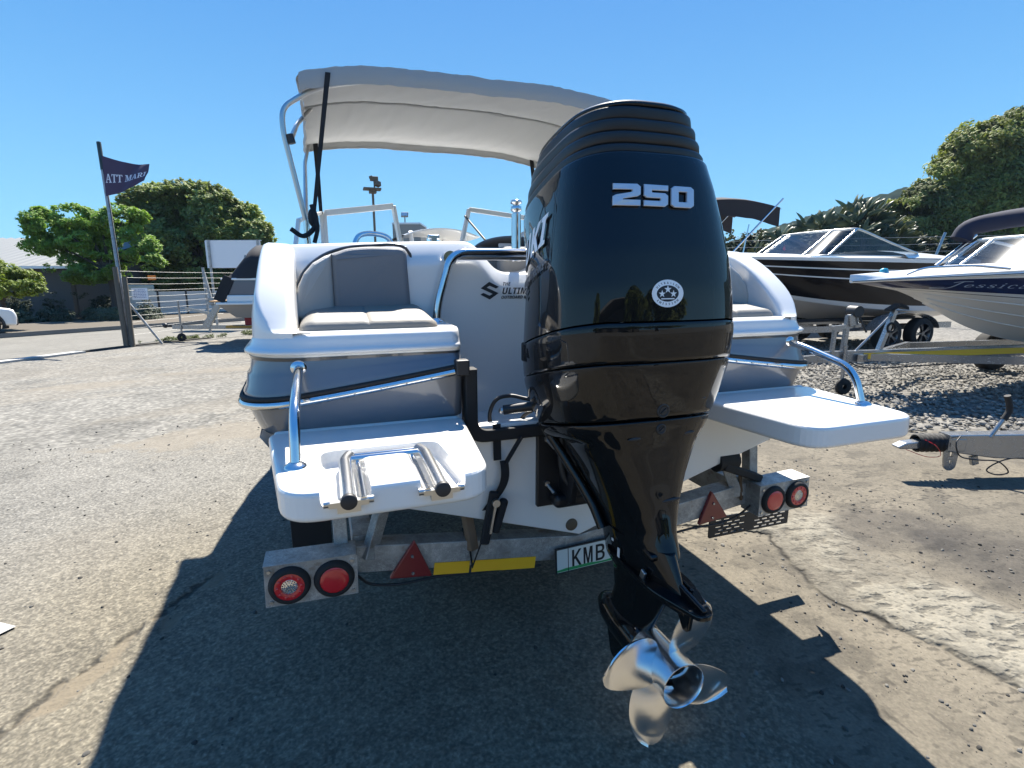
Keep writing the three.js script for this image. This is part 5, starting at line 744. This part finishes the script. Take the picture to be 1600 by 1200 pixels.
// ---------------------------------------------------------------- grey house, wall, kerb, road
const ang = Math.atan2(1.64, 4.65);                      // the far side of the road runs along this line
const R2 = (x, z) => [x * cos(ang) - -z * sin(ang) * 0, z];
{
  const wallMat = std([0.085, 0.08, 0.075], 0.9, { bumpMap: scuff, bumpScale: 0.006 });
  const t = thing('house', 'long grey house with pale corrugated roof behind the trees on the left', 'house', [-10.2, 0, -25.4], -0.34);
  part('wall', [bx(16, 2.0, 0.25, -8.2, 1.0, -0.15), bx(0.25, 2.2, 9, -0.25, 1.1, -4.7), bx(16, 2.0, 0.25, -8.2, 1.0, -9.6)], wallMat, t);
  part('roof', [1, -1].map((s) => { const g = grid(160, 2, (u, v) => { const x = mix(-16.5, 0.35, u); return [x, mix(1.98, 3.45, v) + 0.03 * sin(u * 160 * PI / 2), -4.85 + s * mix(5.2, 0, v)]; }); return g; }), std([0.195, 0.2025, 0.2025], 0.6, { metalness: 0.2 }), t);
  part('gutter', bx(16.8, 0.1, 0.12, -8.1, 1.95, 0.38), M.silver, t);
}
{
  const t = thing('slat_wall', 'low pale wall of long horizontal boards between dark posts beyond the road', 'wall', [-8.2, 0, -24.3], 0.05);
  const D = V(2.0, 0, -3.9), n = 7, mt = [0, 1, 2].map((k) => std([0.5 + 0.04 * k, 0.5 + 0.04 * k, 0.48 + 0.04 * k], 0.85)), sd = new THREE.BoxGeometry(0.05, 0.145, 1);
  const L = 1.05, dir = V(0.86, 0, -0.51), yaw = Math.atan2(dir.x, dir.z);
  for (let i = 0; i < n; i++) { const c = dir.clone().multiplyScalar((i + 0.5) * L); for (let k = 0; k < 6; k++) { const m = part('board', sd.clone().scale(1, 1, L - 0.06).rotateY(yaw).translate(c.x, 0.16 + k * 0.152, c.z), mt[(i * 2 + k) % 3], t); } const p = dir.clone().multiplyScalar(i * L); part('post', bx(0.07, 1.06, 0.07, p.x, 0.53, p.z, 0, yaw), M.satin, t); }
}
struct('road', (() => { const g = grid(60, 30, (u, v) => { const a = mix(-26, 14, u), b = mix(-0.2, 6.9, v), x0 = -5.1 + a * 0.80, z0 = -13.75 - a * 0.60 * 1.1; return [x0 - b * 0.55, -0.008, z0 - b * 0.83]; }); return g; })(), std([1, 1, 1], 0.92, { map: texture(512, 512, (u, v) => { const k = 0.095 + 0.025 * noise(u * 6, v * 6, 171, 6) + 0.035 * noise(u * 100, v * 100, 172, 100) + 0.02 * noise(u * 30, v * 30, 173, 30); return [k * 1.05, k, k * 0.87]; }, { rep: [12, 3] }) }));
struct('kerb', [extr([[0, 0], [0.22, 0], [0.2, 0.1], [0.02, 0.11]], 26).rotateY(0).translate(0, 0, -13).applyMatrix4(new THREE.Matrix4().makeRotationY(Math.atan2(0.80, -0.66) )).translate(-7.31 - 0.6, 0, -17.3 - 0.3)], std([0.18, 0.165, 0.1425], 0.9));
struct('verge', (() => grid(40, 6, (u, v) => { const a = mix(-14, 13, u), b = mix(0.1, 6, v); return [-7.9 + a * 0.77 - b * 0.64, 0.05 + 0.02 * noise(u * 20, v * 4, 175), -17.6 - a * 0.635 - b * 0.77]; }))(), std([0.09, 0.075, 0.05625], 0.95));
struct('edge_line', [bar([-7.2, 0.0, -10.6], [-5.66, 0.0, -12.85], 0.22, 0.05)], std([0.35, 0.35, 0.336], 0.8));
struct('yard_kerb', tube(curve([[-5.7, 0, -12.8], [-5.2, 0, -13.5], [-4.6, 0, -14.1], [-3.7, 0, -14.9]], 12), 0.03, 5), std([0.05, 0.047, 0.04], 0.95));
{ // ground cover along the house wall
  const r = rng(9), holder = [];
  const B = []; for (let i = 0; i < 34; i++) { const a = i / 33; B.push([mix(-11.6, -7.0, a) + (r() - 0.5) * 0.3, 0.16, mix(-22.3, -22.6, a) + (r() - 0.5) * 0.9, 0.4, 0.2 + 0.14 * r()]); }
  const m = crown(scene, 'ground_cover', B, 1500, 0.22, (q, n) => { const k = 0.6 + 0.8 * n; return [0.104 * k, 0.136 * k, 0.08 * k]; }, 231, { gap: 0.3, gs: 0.5, kind: 1 }); m.userData.kind = 'stuff'; m.userData.label = 'grey green ground cover along the foot of the house wall';
  const m2 = crown(scene, 'ground_cover_001', Array.from({ length: 26 }, (_, i) => [mix(-12, -7.6, i / 25), 0.35 + 0.3 * r(), mix(-24.6, -24.0, i / 25) + 0.1, 0.35, 0.4]), 480, 0.2, (q, n) => { const k = 0.5 + 0.7 * n; return [0.06 * k, 0.08 * k, 0.04 * k]; }, 232, { gap: 0.42, gs: 0.6, kind: 1 }); m2.userData.kind = 'stuff'; m2.userData.label = 'dark shrubs growing against the house wall';
  const m3 = crown(scene, 'weeds', Array.from({ length: 14 }, (_, i) => [mix(-4.9, -2.2, i / 13), 0.03, mix(-14.3, -16.2, i / 13), 0.22, 0.06]), 260, 0.10, (q, n) => [0.12, 0.15, 0.04], 233, { gap: 0.4, gs: 0.3, kind: 1 }); m3.userData.kind = 'stuff'; m3.userData.label = 'thin weeds along the yard fence on the left';
}
{ // flag and posts
  const t = thing('flagpole', 'leaning grey flagpole with a dark pennant beside timber posts on the left', 'flagpole');
  part('pole', [tube([[-5.08, 0, -13.72], [-5.43, 4.42, -14.78]], 0.042, 10)], M.galv, t);
  part('pole_top', tube([[-5.385, 3.85, -14.64], [-5.435, 4.46, -14.79]], 0.046, 10), std([0.03, 0.05, 0.05], 0.6), t);
  const ft = canvasTex(1024, 640, (c, w, h) => { c.fillStyle = '#4a3a4e'; c.fillRect(0, 0, w, h); c.fillStyle = '#d7d3d8'; c.font = 'bold 190px serif'; c.textBaseline = 'middle'; c.save(); c.translate(30, h * 0.56); c.scale(0.98, 1.1); c.fillText('ATT MARI', 0, 0); c.restore(); });
  part('flag', shell(40, 20, (u, v) => { const y0 = mix(4.15, 3.27, v), top = 0.16 * u * (1 - 0.9 * v), low = v * 0.36 * u, w = 1.02 - 0.06 * v; const s = 0.06 * sin(u * 7 + v * 3) * u + 0.03 * sin(u * 15 + v * 6) * u; return [mix(-5.36 + 0.03 * v, -5.4 + w, u) - (v > 0.5 ? 0.1 * (v - 0.5) * u : 0), y0 - top * 1.15 + low * 0.95 - 0.05 * sin(u * PI), -14.62 + 0.30 * u + s + 0.2 * v]; }, 0.004, { uv: (p, u, v) => [u, 1 - v] }), std([1, 1, 1], 0.85, { map: ft }), t);
  part('rope', tube(curve([[-5.40, 4.1, -14.66], [-5.3, 3.2, -14.45], [-5.16, 1.6, -14.05]], 12), 0.008, 4), M.strap, t);
}
for (const [x, dx, h, lab] of [[-5.12, -0.10, 1.72, 'weathered timber post left of the flagpole foot, the taller of two'], [-5.0, -0.07, 1.5, 'weathered timber post right of the flagpole foot, the shorter of two']]) solo('timber_post', tube([[x, -0.02, -13.62], [x + dx, h, -13.95]], 0.052, 10), M.wood, lab, 'post', undefined);
{
  const t = thing('wire_fence', 'wire fence with steel posts running behind the left boat trailer', 'fence');
  const A = V(-5.12, 0, -13.9), Bp = V(-4.02, 0, -16.6), Cp = V(-0.5, 0, -19.5);
  for (let k = 0; k < 11; k++) { const y = 0.22 + k * 0.142; part('wire', tube([[A.x, y, A.z], [(A.x + Bp.x) / 2, y - 0.01, (A.z + Bp.z) / 2], [Bp.x, y, Bp.z], [Cp.x, y, Cp.z]], 0.0038, 4), M.galv, t); }
  part('post', tube([[Bp.x, 0, Bp.z], [Bp.x - 0.02, 1.78, Bp.z - 0.1]], 0.035, 8), M.galv, t);
  part('post', tube([[Cp.x, 0, Cp.z], [Cp.x, 1.75, Cp.z]], 0.035, 8), M.galv, t);
  part('brace', tube([[-5.08, 0.95, -14.0], [-4.52, 0.0, -13.95]], 0.028, 8), M.galv, t);
}
const wt = canvasTex(256, 256, (c, w, h) => { c.fillStyle = '#e8eaee'; c.fillRect(0, 0, w, h); const r = rng(3); c.fillStyle = '#6b7ea8'; for (let i = 0; i < 6; i++) { let x = 26 + 14 * r(); const y = 32 + i * 34; while (x < 220) { const k = 10 + 26 * r(); c.fillRect(x, y, min(k, 228 - x), 13); x += k + 8; } } });
{
  const t = thing('notice_board', 'white notice board with rows of blue print on the wire fence beside the flagpole', 'sign', [-4.91, 1.13, -14.26], 0.3);
  part('panel', bx(0.31, 0.27, 0.012, 0, 0, 0), M.white, t); part('print', new THREE.PlaneGeometry(0.3, 0.26).translate(0, 0, 0.009), std([1, 1, 1], 0.6, { map: wt }), t);
}
solo('orange_sign', [bx(0.17, 0.11, 0.01, -4.96, 1.5, -15.5, 0, 0.2, 0, 0.003)], std([0.75, 0.22, 0.03], 0.6), 'small plain orange plate hanging on the wire fence', 'sign');
{
  const t = thing('blank_board', 'large blank white board on poles behind the dark boat cover', 'board', [-3.5, 0, -18.45], -0.33);
  part('panel', bx(1.62, 0.82, 0.03, 0.05, 2.22, 0, 0, 0, 0, 0.006), std([0.765, 0.774, 0.792], 0.6), t);
  each('edge_strip', [bx(0.07, 0.82, 0.04, -0.79, 2.22, 0.004), bx(1.7, 0.02, 0.045, 0.05, 2.635, 0)], M.silver, t);
  for (const x of [-0.71, 0.8]) part('pole', rod([x, 0, 0.05], [x, 2.65, 0.05], 0.035), M.galv, t);
}
solo('white_tank', [bx(0.95, 0.45, 0.7, -8.6, 1.02, -27.5, 0, 0.3, 0, 0.05)], std([0.55, 0.56, 0.5], 0.6), 'pale box shaped tank standing behind the slat wall', 'tank');
{ // the boat with the dark cover and its trailer
  const t = thing('cabin_boat', 'white cabin boat under a black cover on the left, partly behind the big boat', 'boat', [-2.98, 0, -14.05], -0.17);
  part('hull', [grid(24, 8, (u, v) => [0.42 + 4.2 * u - 0.34 * (1 - v) * 0 + 0.5 * (1 - v) * (1 - u), mix(0.42, 0.80, v), mix(0.25, 0.95, v) * (0.25 + 0.75 * pow(min(1, u * 2.2), 0.6))]), grid(24, 8, (u, v) => [0.42 + 4.2 * u + 0.5 * (1 - v) * (1 - u), mix(0.42, 0.80, v), -mix(0.25, 0.95, v) * (0.25 + 0.75 * pow(min(1, u * 2.2), 0.6))])], M.satin, t);
  each('sponson', [1, -1].map((s) => grid(20, 4, (u, v) => [0.02 + 4.5 * u + 0.28 * (1 - v) * (1 - u), mix(0.60 - 0.06 * u, 0.90, v), s * mix(0.8, 1.05, v)])), std([0.42, 0.37, 0.33], 0.6), t);
  part('deck_edge', [bx(4.7, 0.055, 2.2, 2.35, 0.925, 0, 0, 0, 0, 0.02), bx(4.4, 0.16, 2.04, 2.4, 1.03, 0, 0, 0, 0, 0.03)], M.white, t);
  part('cabin', [bx(4.3, 0.34, 1.96, 2.3, 1.28, 0, 0, 0, 0, 0.02)], phys([0.06, 0.085, 0.12], 0.25, { clearcoat: 1 }), t);
  part('sill', [bx(4.36, 0.05, 2.02, 2.3, 1.455, 0, 0, 0, 0, 0.015), ...[0.2, 0.95, 1.7, 2.5].map((x) => bx(0.03, 0.34, 2.0, x, 1.28, 0))], M.white, t);
  part('teak_step', bx(0.95, 0.03, 0.9, 0.25, 0.965, 0.4, 0, 0, 0, 0.008), std([0.4, 0.24, 0.11], 0.7), t);
  part('cover', [grid(40, 14, (u, v) => { const x = mix(0.12, 4.2, u), top = 2.24 - 0.03 * noise(u * 14, v * 3, 181), ramp = smooth(0, 0.16, u), y = mix(1.47, mix(1.5, top, ramp), sin(v * PI) ** 0.45), w = cos(v * PI) * (1.0 - 0.22 * sin(v * PI)); return [x + 0.03 * noise(u * 12, v * 8, 182), y + 0.04 * (noise(u * 7, v * 6, 184) - 0.5) * sin(v * PI), w + 0.07 * sign(w) * (noise(u * 9, v * 4, 183) - 0.3)]; })], std([0.016, 0.016, 0.02], 0.85), t);
  each('cover_patch', [[0.62, 1.92], [0.9, 1.93]].map(([x, y]) => new THREE.SphereGeometry(0.06, 12, 8).scale(0.6, 1.2, 0.3).translate(x, y, 0.80)), std([0.28, 0.28, 0.28], 0.7), t);
  part('cover_strap', [bar([0.3, 1.5, 1.0], [0.05, 0.98, 1.03], 0.03, 0.22)], M.strap, t);
}
{
  const t = thing('boat_trailer', 'small grey trailer with a jockey wheel under the covered boat on the left', 'trailer', [-4.18, 0, -14.37], -0.17);
  part('frame', [bar([-0.2, 0.34, 0], [1.0, 0.32, 0], 0.07, 0.09), bar([0.9, 0.32, 0], [5.2, 0.32, 0.75], 0.06, 0.09), bar([0.9, 0.32, 0], [5.2, 0.32, -0.75], 0.06, 0.09)], M.galvBright, t);
  part('coupling', [bx(0.2, 0.06, 0.07, -0.28, 0.37, 0, 0, 0, 0, 0.01), new THREE.SphereGeometry(0.06, 12, 8).translate(-0.36, 0.38, 0)], M.plastic, t);
  part('bow_arm', [extr([[0.42, 0.3], [0.62, 0.3], [0.98, 0.95], [0.86, 0.98]], 0.08, 0.006).translate(0, 0, -0.04), bar([0.12, 0.78, 0], [0.62, 0.66, 0], 0.05, 0.06)], M.galvBright, t);
  part('winch_post', [bar([0.78, 0.6, 0], [0.62, 1.62, 0], 0.05, 0.05), bx(0.14, 0.16, 0.12, 0.72, 0.95, 0, 0, 0, 0, 0.01)], M.galv, t);
  const jw = part('jockey_wheel', rod([0.0, 0.95, 0.05], [0.0, 0.12, 0.05], 0.022), M.galvBright, t);
  part('tyre', lathe([[0.03, -0.03], [0.09, -0.035], [0.1, 0], [0.09, 0.035], [0.03, 0.03]], 18).rotateX(PI / 2).translate(0, 0.1, 0.08), M.tyre, jw);
  part('warning_tape', bar([1.0, 0.33, 0.06], [3.6, 0.33, 0.51], 0.004, 0.06).translate(0, 0, 0.03), std([0.5, 0.28, 0.05], 0.6), t);
  for (const s of [1, -1]) wheel(t, 3.9, 0.28, s * 0.95, 0.28, 0.18, s);
}
solo('fuel_can', [bx(0.28, 0.42, 0.2, -2.55, 0.62, -13.5, 0, 0, 0, 0.03), bx(0.1, 0.05, 0.05, -2.55, 0.85, -13.5, 0, 0, 0, 0.01)], std([0.35, 0.02, 0.03], 0.5), 'red can standing under the covered boat', 'can');
{ // car at the left edge
  const t = thing('parked_car', 'white car on the road at the left edge, only its front end in view', 'car', [-9.6, 0, -17.6], 0.62);
  const prof = roundPoly([[0.62, 0.28], [0.66, 0.55], [0.58, 0.72], [-0.1, 0.84], [-0.55, 0.92], [-1.25, 1.42], [-2.6, 1.46], [-3.35, 1.0], [-3.45, 0.4], [-3.4, 0.25]], [0.05, 0.12, 0.1, 0.2, 0.1, 0.25, 0.3, 0.2, 0.1, 0.05], 6);
  const arches = [0, -2.6].map((cx) => Array.from({ length: 16 }, (_, i) => { const a = i / 15 * PI; return [cx + 0.36 * cos(a), 0.31 + 0.36 * sin(a)]; }));
  const body = [...prof.slice(0, prof.length)]; const under = []; for (const cx of [-2.6, 0]) for (let i = 15; i >= 0; i--) { const a = i / 15 * PI; under.push([cx + 0.36 * cos(a), 0.3 + 0.36 * sin(a)]); }
  part('body', extr([...body, ...under], 1.62, 0.07, [], 4).translate(0, 0, -0.81), M.white, t);
  each('cladding', [0, -2.6].flatMap((cx) => [1, -1].map((s) => new THREE.TorusGeometry(0.37, 0.035, 6, 24, PI).translate(cx, 0.3, s * 0.865))).concat([1, -1].map((s) => bx(1.9, 0.12, 0.05, -1.3, 0.3, s * 0.86, 0, 0, 0, 0.01))), M.plastic, t);
  each('window', [1, -1].map((s) => extr(roundPoly([[-0.75, 0.95], [-1.3, 1.36], [-2.5, 1.38], [-3.0, 1.02]], 0.05), 0.01).translate(0, 0, s * 0.885 - 0.005)), hullBlack, t);
  for (const s of [1, -1]) { part('headlight', bx(0.2, 0.09, 0.16, 0.52, 0.66, s * 0.72, 0, 0, -0.2, 0.03), M.silver, t); for (const x of [0, -2.6]) wheel(t, x, 0.31, s * 0.76, 0.31, 0.21, s); }
  part('bumper', bx(0.12, 0.2, 1.5, 0.62, 0.38, 0, 0, 0, 0, 0.04), M.plastic, t);
}

// ---------------------------------------------------------------- farther things in the middle and on the right
{
  const t = thing('flat_roofed_building', 'small grey flat roofed building behind the left windscreen pane', 'building', [3.25, 0, -27.5], -0.33);
  part('wall', [bx(1.35, 4.1, 2, 0.1, 2.05, 0)], std([0.2475, 0.2475, 0.2325], 0.85), t); part('roof', bx(1.4, 0.08, 2.05, 0.1, 4.13, 0), M.silver, t);
  const f = part('floodlight', [bx(0.34, 0.24, 0.1, 0.1, 4.5, 1.3, -0.5, 0, 0, 0.02), rod([0.1, 4.15, 1.3], [0.1, 4.4, 1.3], 0.03)], M.galv, t); part('lens', bx(0.28, 0.18, 0.01, 0.1, 4.525, 1.35, -0.5), M.silver, f);
}
{
  const t = thing('lamp_mast', 'thin mast with a platform and cluster of floodlights above the left windscreen', 'mast', [1.27, 0, -23.8]);
  part('pole', rod([0, 0, 0], [0, 5.15, 0], 0.05), M.wood, t); part('platform', [bx(0.72, 0.07, 0.5, -0.02, 5.2, 0), bx(0.3, 0.14, 0.3, 0, 5.1, 0, 0, 0, 0, 0.02)], M.wood, t);
  part('floodlight', [bx(0.3, 0.2, 0.2, 0.08, 5.62, 0, 0.2, 0.3, 0, 0.02), bx(0.26, 0.2, 0.2, 0.2, 5.42, 0.05, -0.3, 0.6, 0, 0.02), bx(0.14, 0.12, 0.15, -0.05, 5.66, 0.05, 0, 0, 0.3, 0.02), rod([0.08, 5.2, 0], [0.08, 5.55, 0], 0.03)], M.wood, t);
}
{
  const t = thing('motorboat', 'white boat with a thin white hardtop far ahead, seen through the open windscreen', 'boat', [1.62, 0, -10.1], PI / 2 + 0.05);
  const H = hullForm({ L: 5.8, B: 2.3, k0: 0.5, s0: 1.4, s1: 1.6 });
  part('hull', [H.band(0, 1), H.transom, H.deck(0, 1, 0.06)], M.white, t);
  part('hardtop', grid(24, 10, (u, v) => { const a = v * 2 * PI, w = 2 * u - 1; return [2.4 + 1.25 * cos(a), 2.50 - 0.16 * w * w + 0.03 * sin(a), 0.82 * w]; }), M.white, t);
  for (const [x, z] of [[1.6, 0.7], [1.6, -0.7], [3.2, 0.6], [3.2, -0.6]]) part('pillar', tube(curve([[x, 1.45, z * 0.8], [x + 0.1, 2.1, z * 0.8], [x - 0.1, 2.44, z * 0.9]], 8), 0.05, 8), M.white, t);
  part('console', bx(0.9, 0.7, 0.9, 2.6, 1.7, 0, 0, 0, 0, 0.08), M.white, t);
}
{ // tall hedge like trees on the right
  const g = (r, n) => { const k = 0.45 + 1.0 * n + 0.3 * (r() - 0.5); return [0.21 * k, 0.245 * k, 0.05 * k]; };
  const def = [
    ['tall dense leafy tree at the right edge, topmost of the tree bank', [[41, 10.0, -22.6, 2.6, 1.8], [38.6, 9.2, -23.2, 2.4, 1.9], [40.5, 7.4, -22.2, 2.8, 2.2], [43, 9.5, -21.5, 2.8, 2.6], [39, 5.8, -22, 3, 2.2], [41.5, 4.6, -21.2, 3, 2.4], [44, 6, -20.8, 3, 3], [41, 11.1, -22.4, 0.6, 0.7]], [41, 0, -22]],
    ['rounded leafy tree sloping down from the right edge tree toward the wild bananas', [[37.4, 7.6, -23.8, 1.8, 1.4], [35.6, 6.3, -24, 1.4, 1.3], [37.3, 5.9, -23, 2.0, 1.6], [35.2, 4.7, -23.6, 1.5, 1.6], [37.2, 4.0, -22.6, 2.3, 1.8], [35.2, 2.9, -23.2, 1.7, 1.7], [37.2, 2.0, -22.4, 2.6, 1.6], [38.6, 7.6, -23.4, 1.8, 1.6], [34.3, 5.6, -24.2, 1.2, 1.2], [33.6, 4.2, -23.8, 1.3, 1.4], [33, 2.6, -23.4, 1.5, 1.5]], [36.8, 0, -23]],
  ];
  def.forEach(([lab, B, base], i) => { const t = thing('tree', lab, 'tree'); trunkOf(t, base, [base[0], 2.2, base[2]], B.map((b) => b.slice(0, 3)), 0.35); crown(t, 'crown', B, i ? 7000 : 8500, 0.62, g, 301 + i, { gap: 0.36, gs: 1.1, up: 0.3, kind: 1 }); });
}
{ // wild banana trees: fans of paddle leaves
  const paddle = (L, w) => { const g = grid(4, 10, (u, v) => { const x = (u - 0.5) * w * pow(sin(PI * clamp(0.08 + v * 0.92)), 0.6) * (v < 0.25 ? 0.12 : 1), d = pow(v, 2) * 0.35 * L; return [x, v * L - d * 0.6, d + abs(u - 0.5) * 0.25 * w]; }); return g; };
  const lm = leafMat(), mk = (seed, n, lab, pos, h) => {
    const t = thing('wild_banana', lab, 'palm tree', pos, 0, 'wild banana trees along the back fence'), r = rng(seed);
    for (let s = 0; s < n; s++) {
      const bx0 = (r() - 0.5) * 1.3, bz = (r() - 0.5) * 1.3, hh = h * (0.62 + 0.38 * r()) - (s ? 0.2 : 0), top = [bx0 * 1.3, hh * 0.76, bz * 1.3];
      part('stem', tube([[bx0, 0, bz], [bx0 * 1.1, hh * 0.35, bz * 1.1], top], 0.11, 7), bark, t);
      const fa = r() * PI;
      for (let k = 0; k < 17; k++) { const a = (k / 16 - 0.5) * 3.2 + (r() - 0.5) * 0.2, c = 0.5 + 0.8 * r(), m = part('leaf', paddle(hh * (0.19 + 0.10 * r()), 0.26).rotateX((r() - 0.5) * 0.5).rotateZ(a).rotateY(fa + (r() - 0.5) * 2.4).translate(...top), s % 2 ? leafA : leafB, t); }
    }
  };
  const leafA = leafMat({ color: C(0.072, 0.092, 0.04), roughness: 0.4 }), leafB = leafMat({ color: C(0.104, 0.124, 0.056), roughness: 0.4 });
  const P = [[26.7, 0, -24.0, 5.4], [27.6, 0, -23.6, 6.0], [28.7, 0, -23.4, 6.5], [29.7, 0, -22.9, 6.2], [30.6, 0, -22.5, 5.7], [28.2, 0, -22.4, 4.9], [29.6, 0, -21.8, 4.8], [31.4, 0, -22.0, 5.0], [27.0, 0, -22.6, 4.3]];
  P.forEach(([x, y, z, h], i) => mk(40 + i, 7, ['leftmost', 'second from the left', 'third from the left, tallest', 'fourth from the left', 'fifth from the left', 'lower front', 'lower right front', 'rightmost', 'low left front'][i] + ' of the wild banana trees above the black hulled boat', [x, y, z], h * 1.07));
  [[21.3, 0, -23.4, 4.5], [22.4, 0, -22.9, 4.7], [20.4, 0, -23.2, 4.1], [22.9, 0, -22.3, 3.9]].forEach(([x, y, z, h], i) => mk(60 + i, 5, ['shaggy wild banana just below the black canopy', 'wild banana right of the black canopy pole', 'wild banana at the left, beside the outboard cowl', 'low wild banana right of the canopy pole foot'][i], [x, y, z], h));
  const hb = crown(scene, 'undergrowth', Array.from({ length: 24 }, (_, i) => [mix(17, 35.5, i / 23), 1.9 + (i % 3) * 0.25, mix(-25.5, -21.5, i / 23), 1.5, 1.9]), 6000, 0.5, (r, n) => { const k = 0.4 + 0.9 * n; return [0.085 * k, 0.102 * k, 0.0425 * k]; }, 351, { gap: 0.3, gs: 1.2 }); hb.userData.kind = 'stuff'; hb.userData.label = 'dark undergrowth below the wild bananas behind the right boats';
}
{
  const t = thing('wire_fence', 'tall wire fence with leaning pale posts behind the right boats', 'fence');
  const a = [14.5, -13.2], b = [17.0, -11.3], c = [21, -8.4];
  for (let k = 0; k < 11; k++) { const y = 0.5 + k * 0.22, h = max(0, y - 1.9) * 0.35; part('wire', tube([[a[0] - 2.5, y, a[1] - 1.9], [b[0] + h, y, b[1]], [c[0] + h, y, c[1]]], 0.0055, 4), M.galvBright, t); }
  for (const [x, z] of [a, b, c]) part('post', tube([[x, 0, z], [x, 1.95, z], [x + 0.34, 2.82, z]], 0.04, 8), M.galvBright, t);
}
struct('hill', grid(420, 40, (u, v) => { const a = mix(-0.35, 1.15, u), R = mix(230, 380, v), x = R * sin(0.60 + a), z = -R * cos(0.60 + a), h = (2 + 47 * smooth(-0.15, 0.5, a)) * sin(min(1, v * 1.4) * PI / 2) + 5 * fbm(a * 14, v * 5, 361, 4) * min(1, v * 3) + 3.2 * fbm(a * 120, v * 40, 366, 3) * min(1, v * 3); return [x, h - 3, z]; }), phys([1, 1, 1], 1, { specularIntensity: 0, map: texture(512, 256, (u, v) => { const k = 0.4 + 1.6 * fbm(u * 90, v * 40, 371, 4); return [0.01615 * k, 0.0238 * k, 0.01445 * k]; }) }));
// ---------------------------------------------------------------- behind the camera: what the gloss mirrors
{
  const t = thing('workshop', 'long grey workshop across the yard behind the viewpoint', 'workshop', [-2, 0, 24]);
  part('wall', [bx(26, 3.6, 0.3, 0, 1.8, 0), bx(0.3, 3.6, 9, -13, 1.8, 4.6), bx(0.3, 3.6, 9, 13, 1.8, 4.6)], std([0.10, 0.095, 0.09], 0.9), t); part('roof', [bx(27, 0.15, 10.5, 0, 3.75, 4.2, 0.1)], std([0.25, 0.25, 0.25], 0.6), t);
  part('door', [-8, -1, 6].map((x) => bx(4, 2.9, 0.1, x, 1.45, -0.2)), M.satin, t);
}
[[-13, 20, 'broad dark tree at the left end of the workshop behind the viewpoint'], [7, 19, 'broad dark tree before the workshop behind the viewpoint'], [15, 22, 'broad dark tree at the right end of the workshop behind the viewpoint']].forEach(([x, z, lab], i) => { const t = thing('tree', lab, 'tree'), B = [[x, 4.2, z, 2.4, 1.6], [x - 1.4, 3.2, z + 0.4, 1.8, 1.4], [x + 1.5, 3.3, z, 1.8, 1.4], [x, 5.4, z + 0.3, 1.5, 1.1]]; trunkOf(t, [x, 0, z], [x, 1.9, z], B.map((b) => b.slice(0, 3)), 0.25); crown(t, 'crown', B, 1500, 0.5, greenB, 401 + i, { gap: 0.34, gs: 1.2 }); });

scene.fog = new THREE.FogExp2(C(0.5, 0.7, 1), 0.00025);   // thin bluish air toward the far trees and the hill
renderer.render(scene, camera);
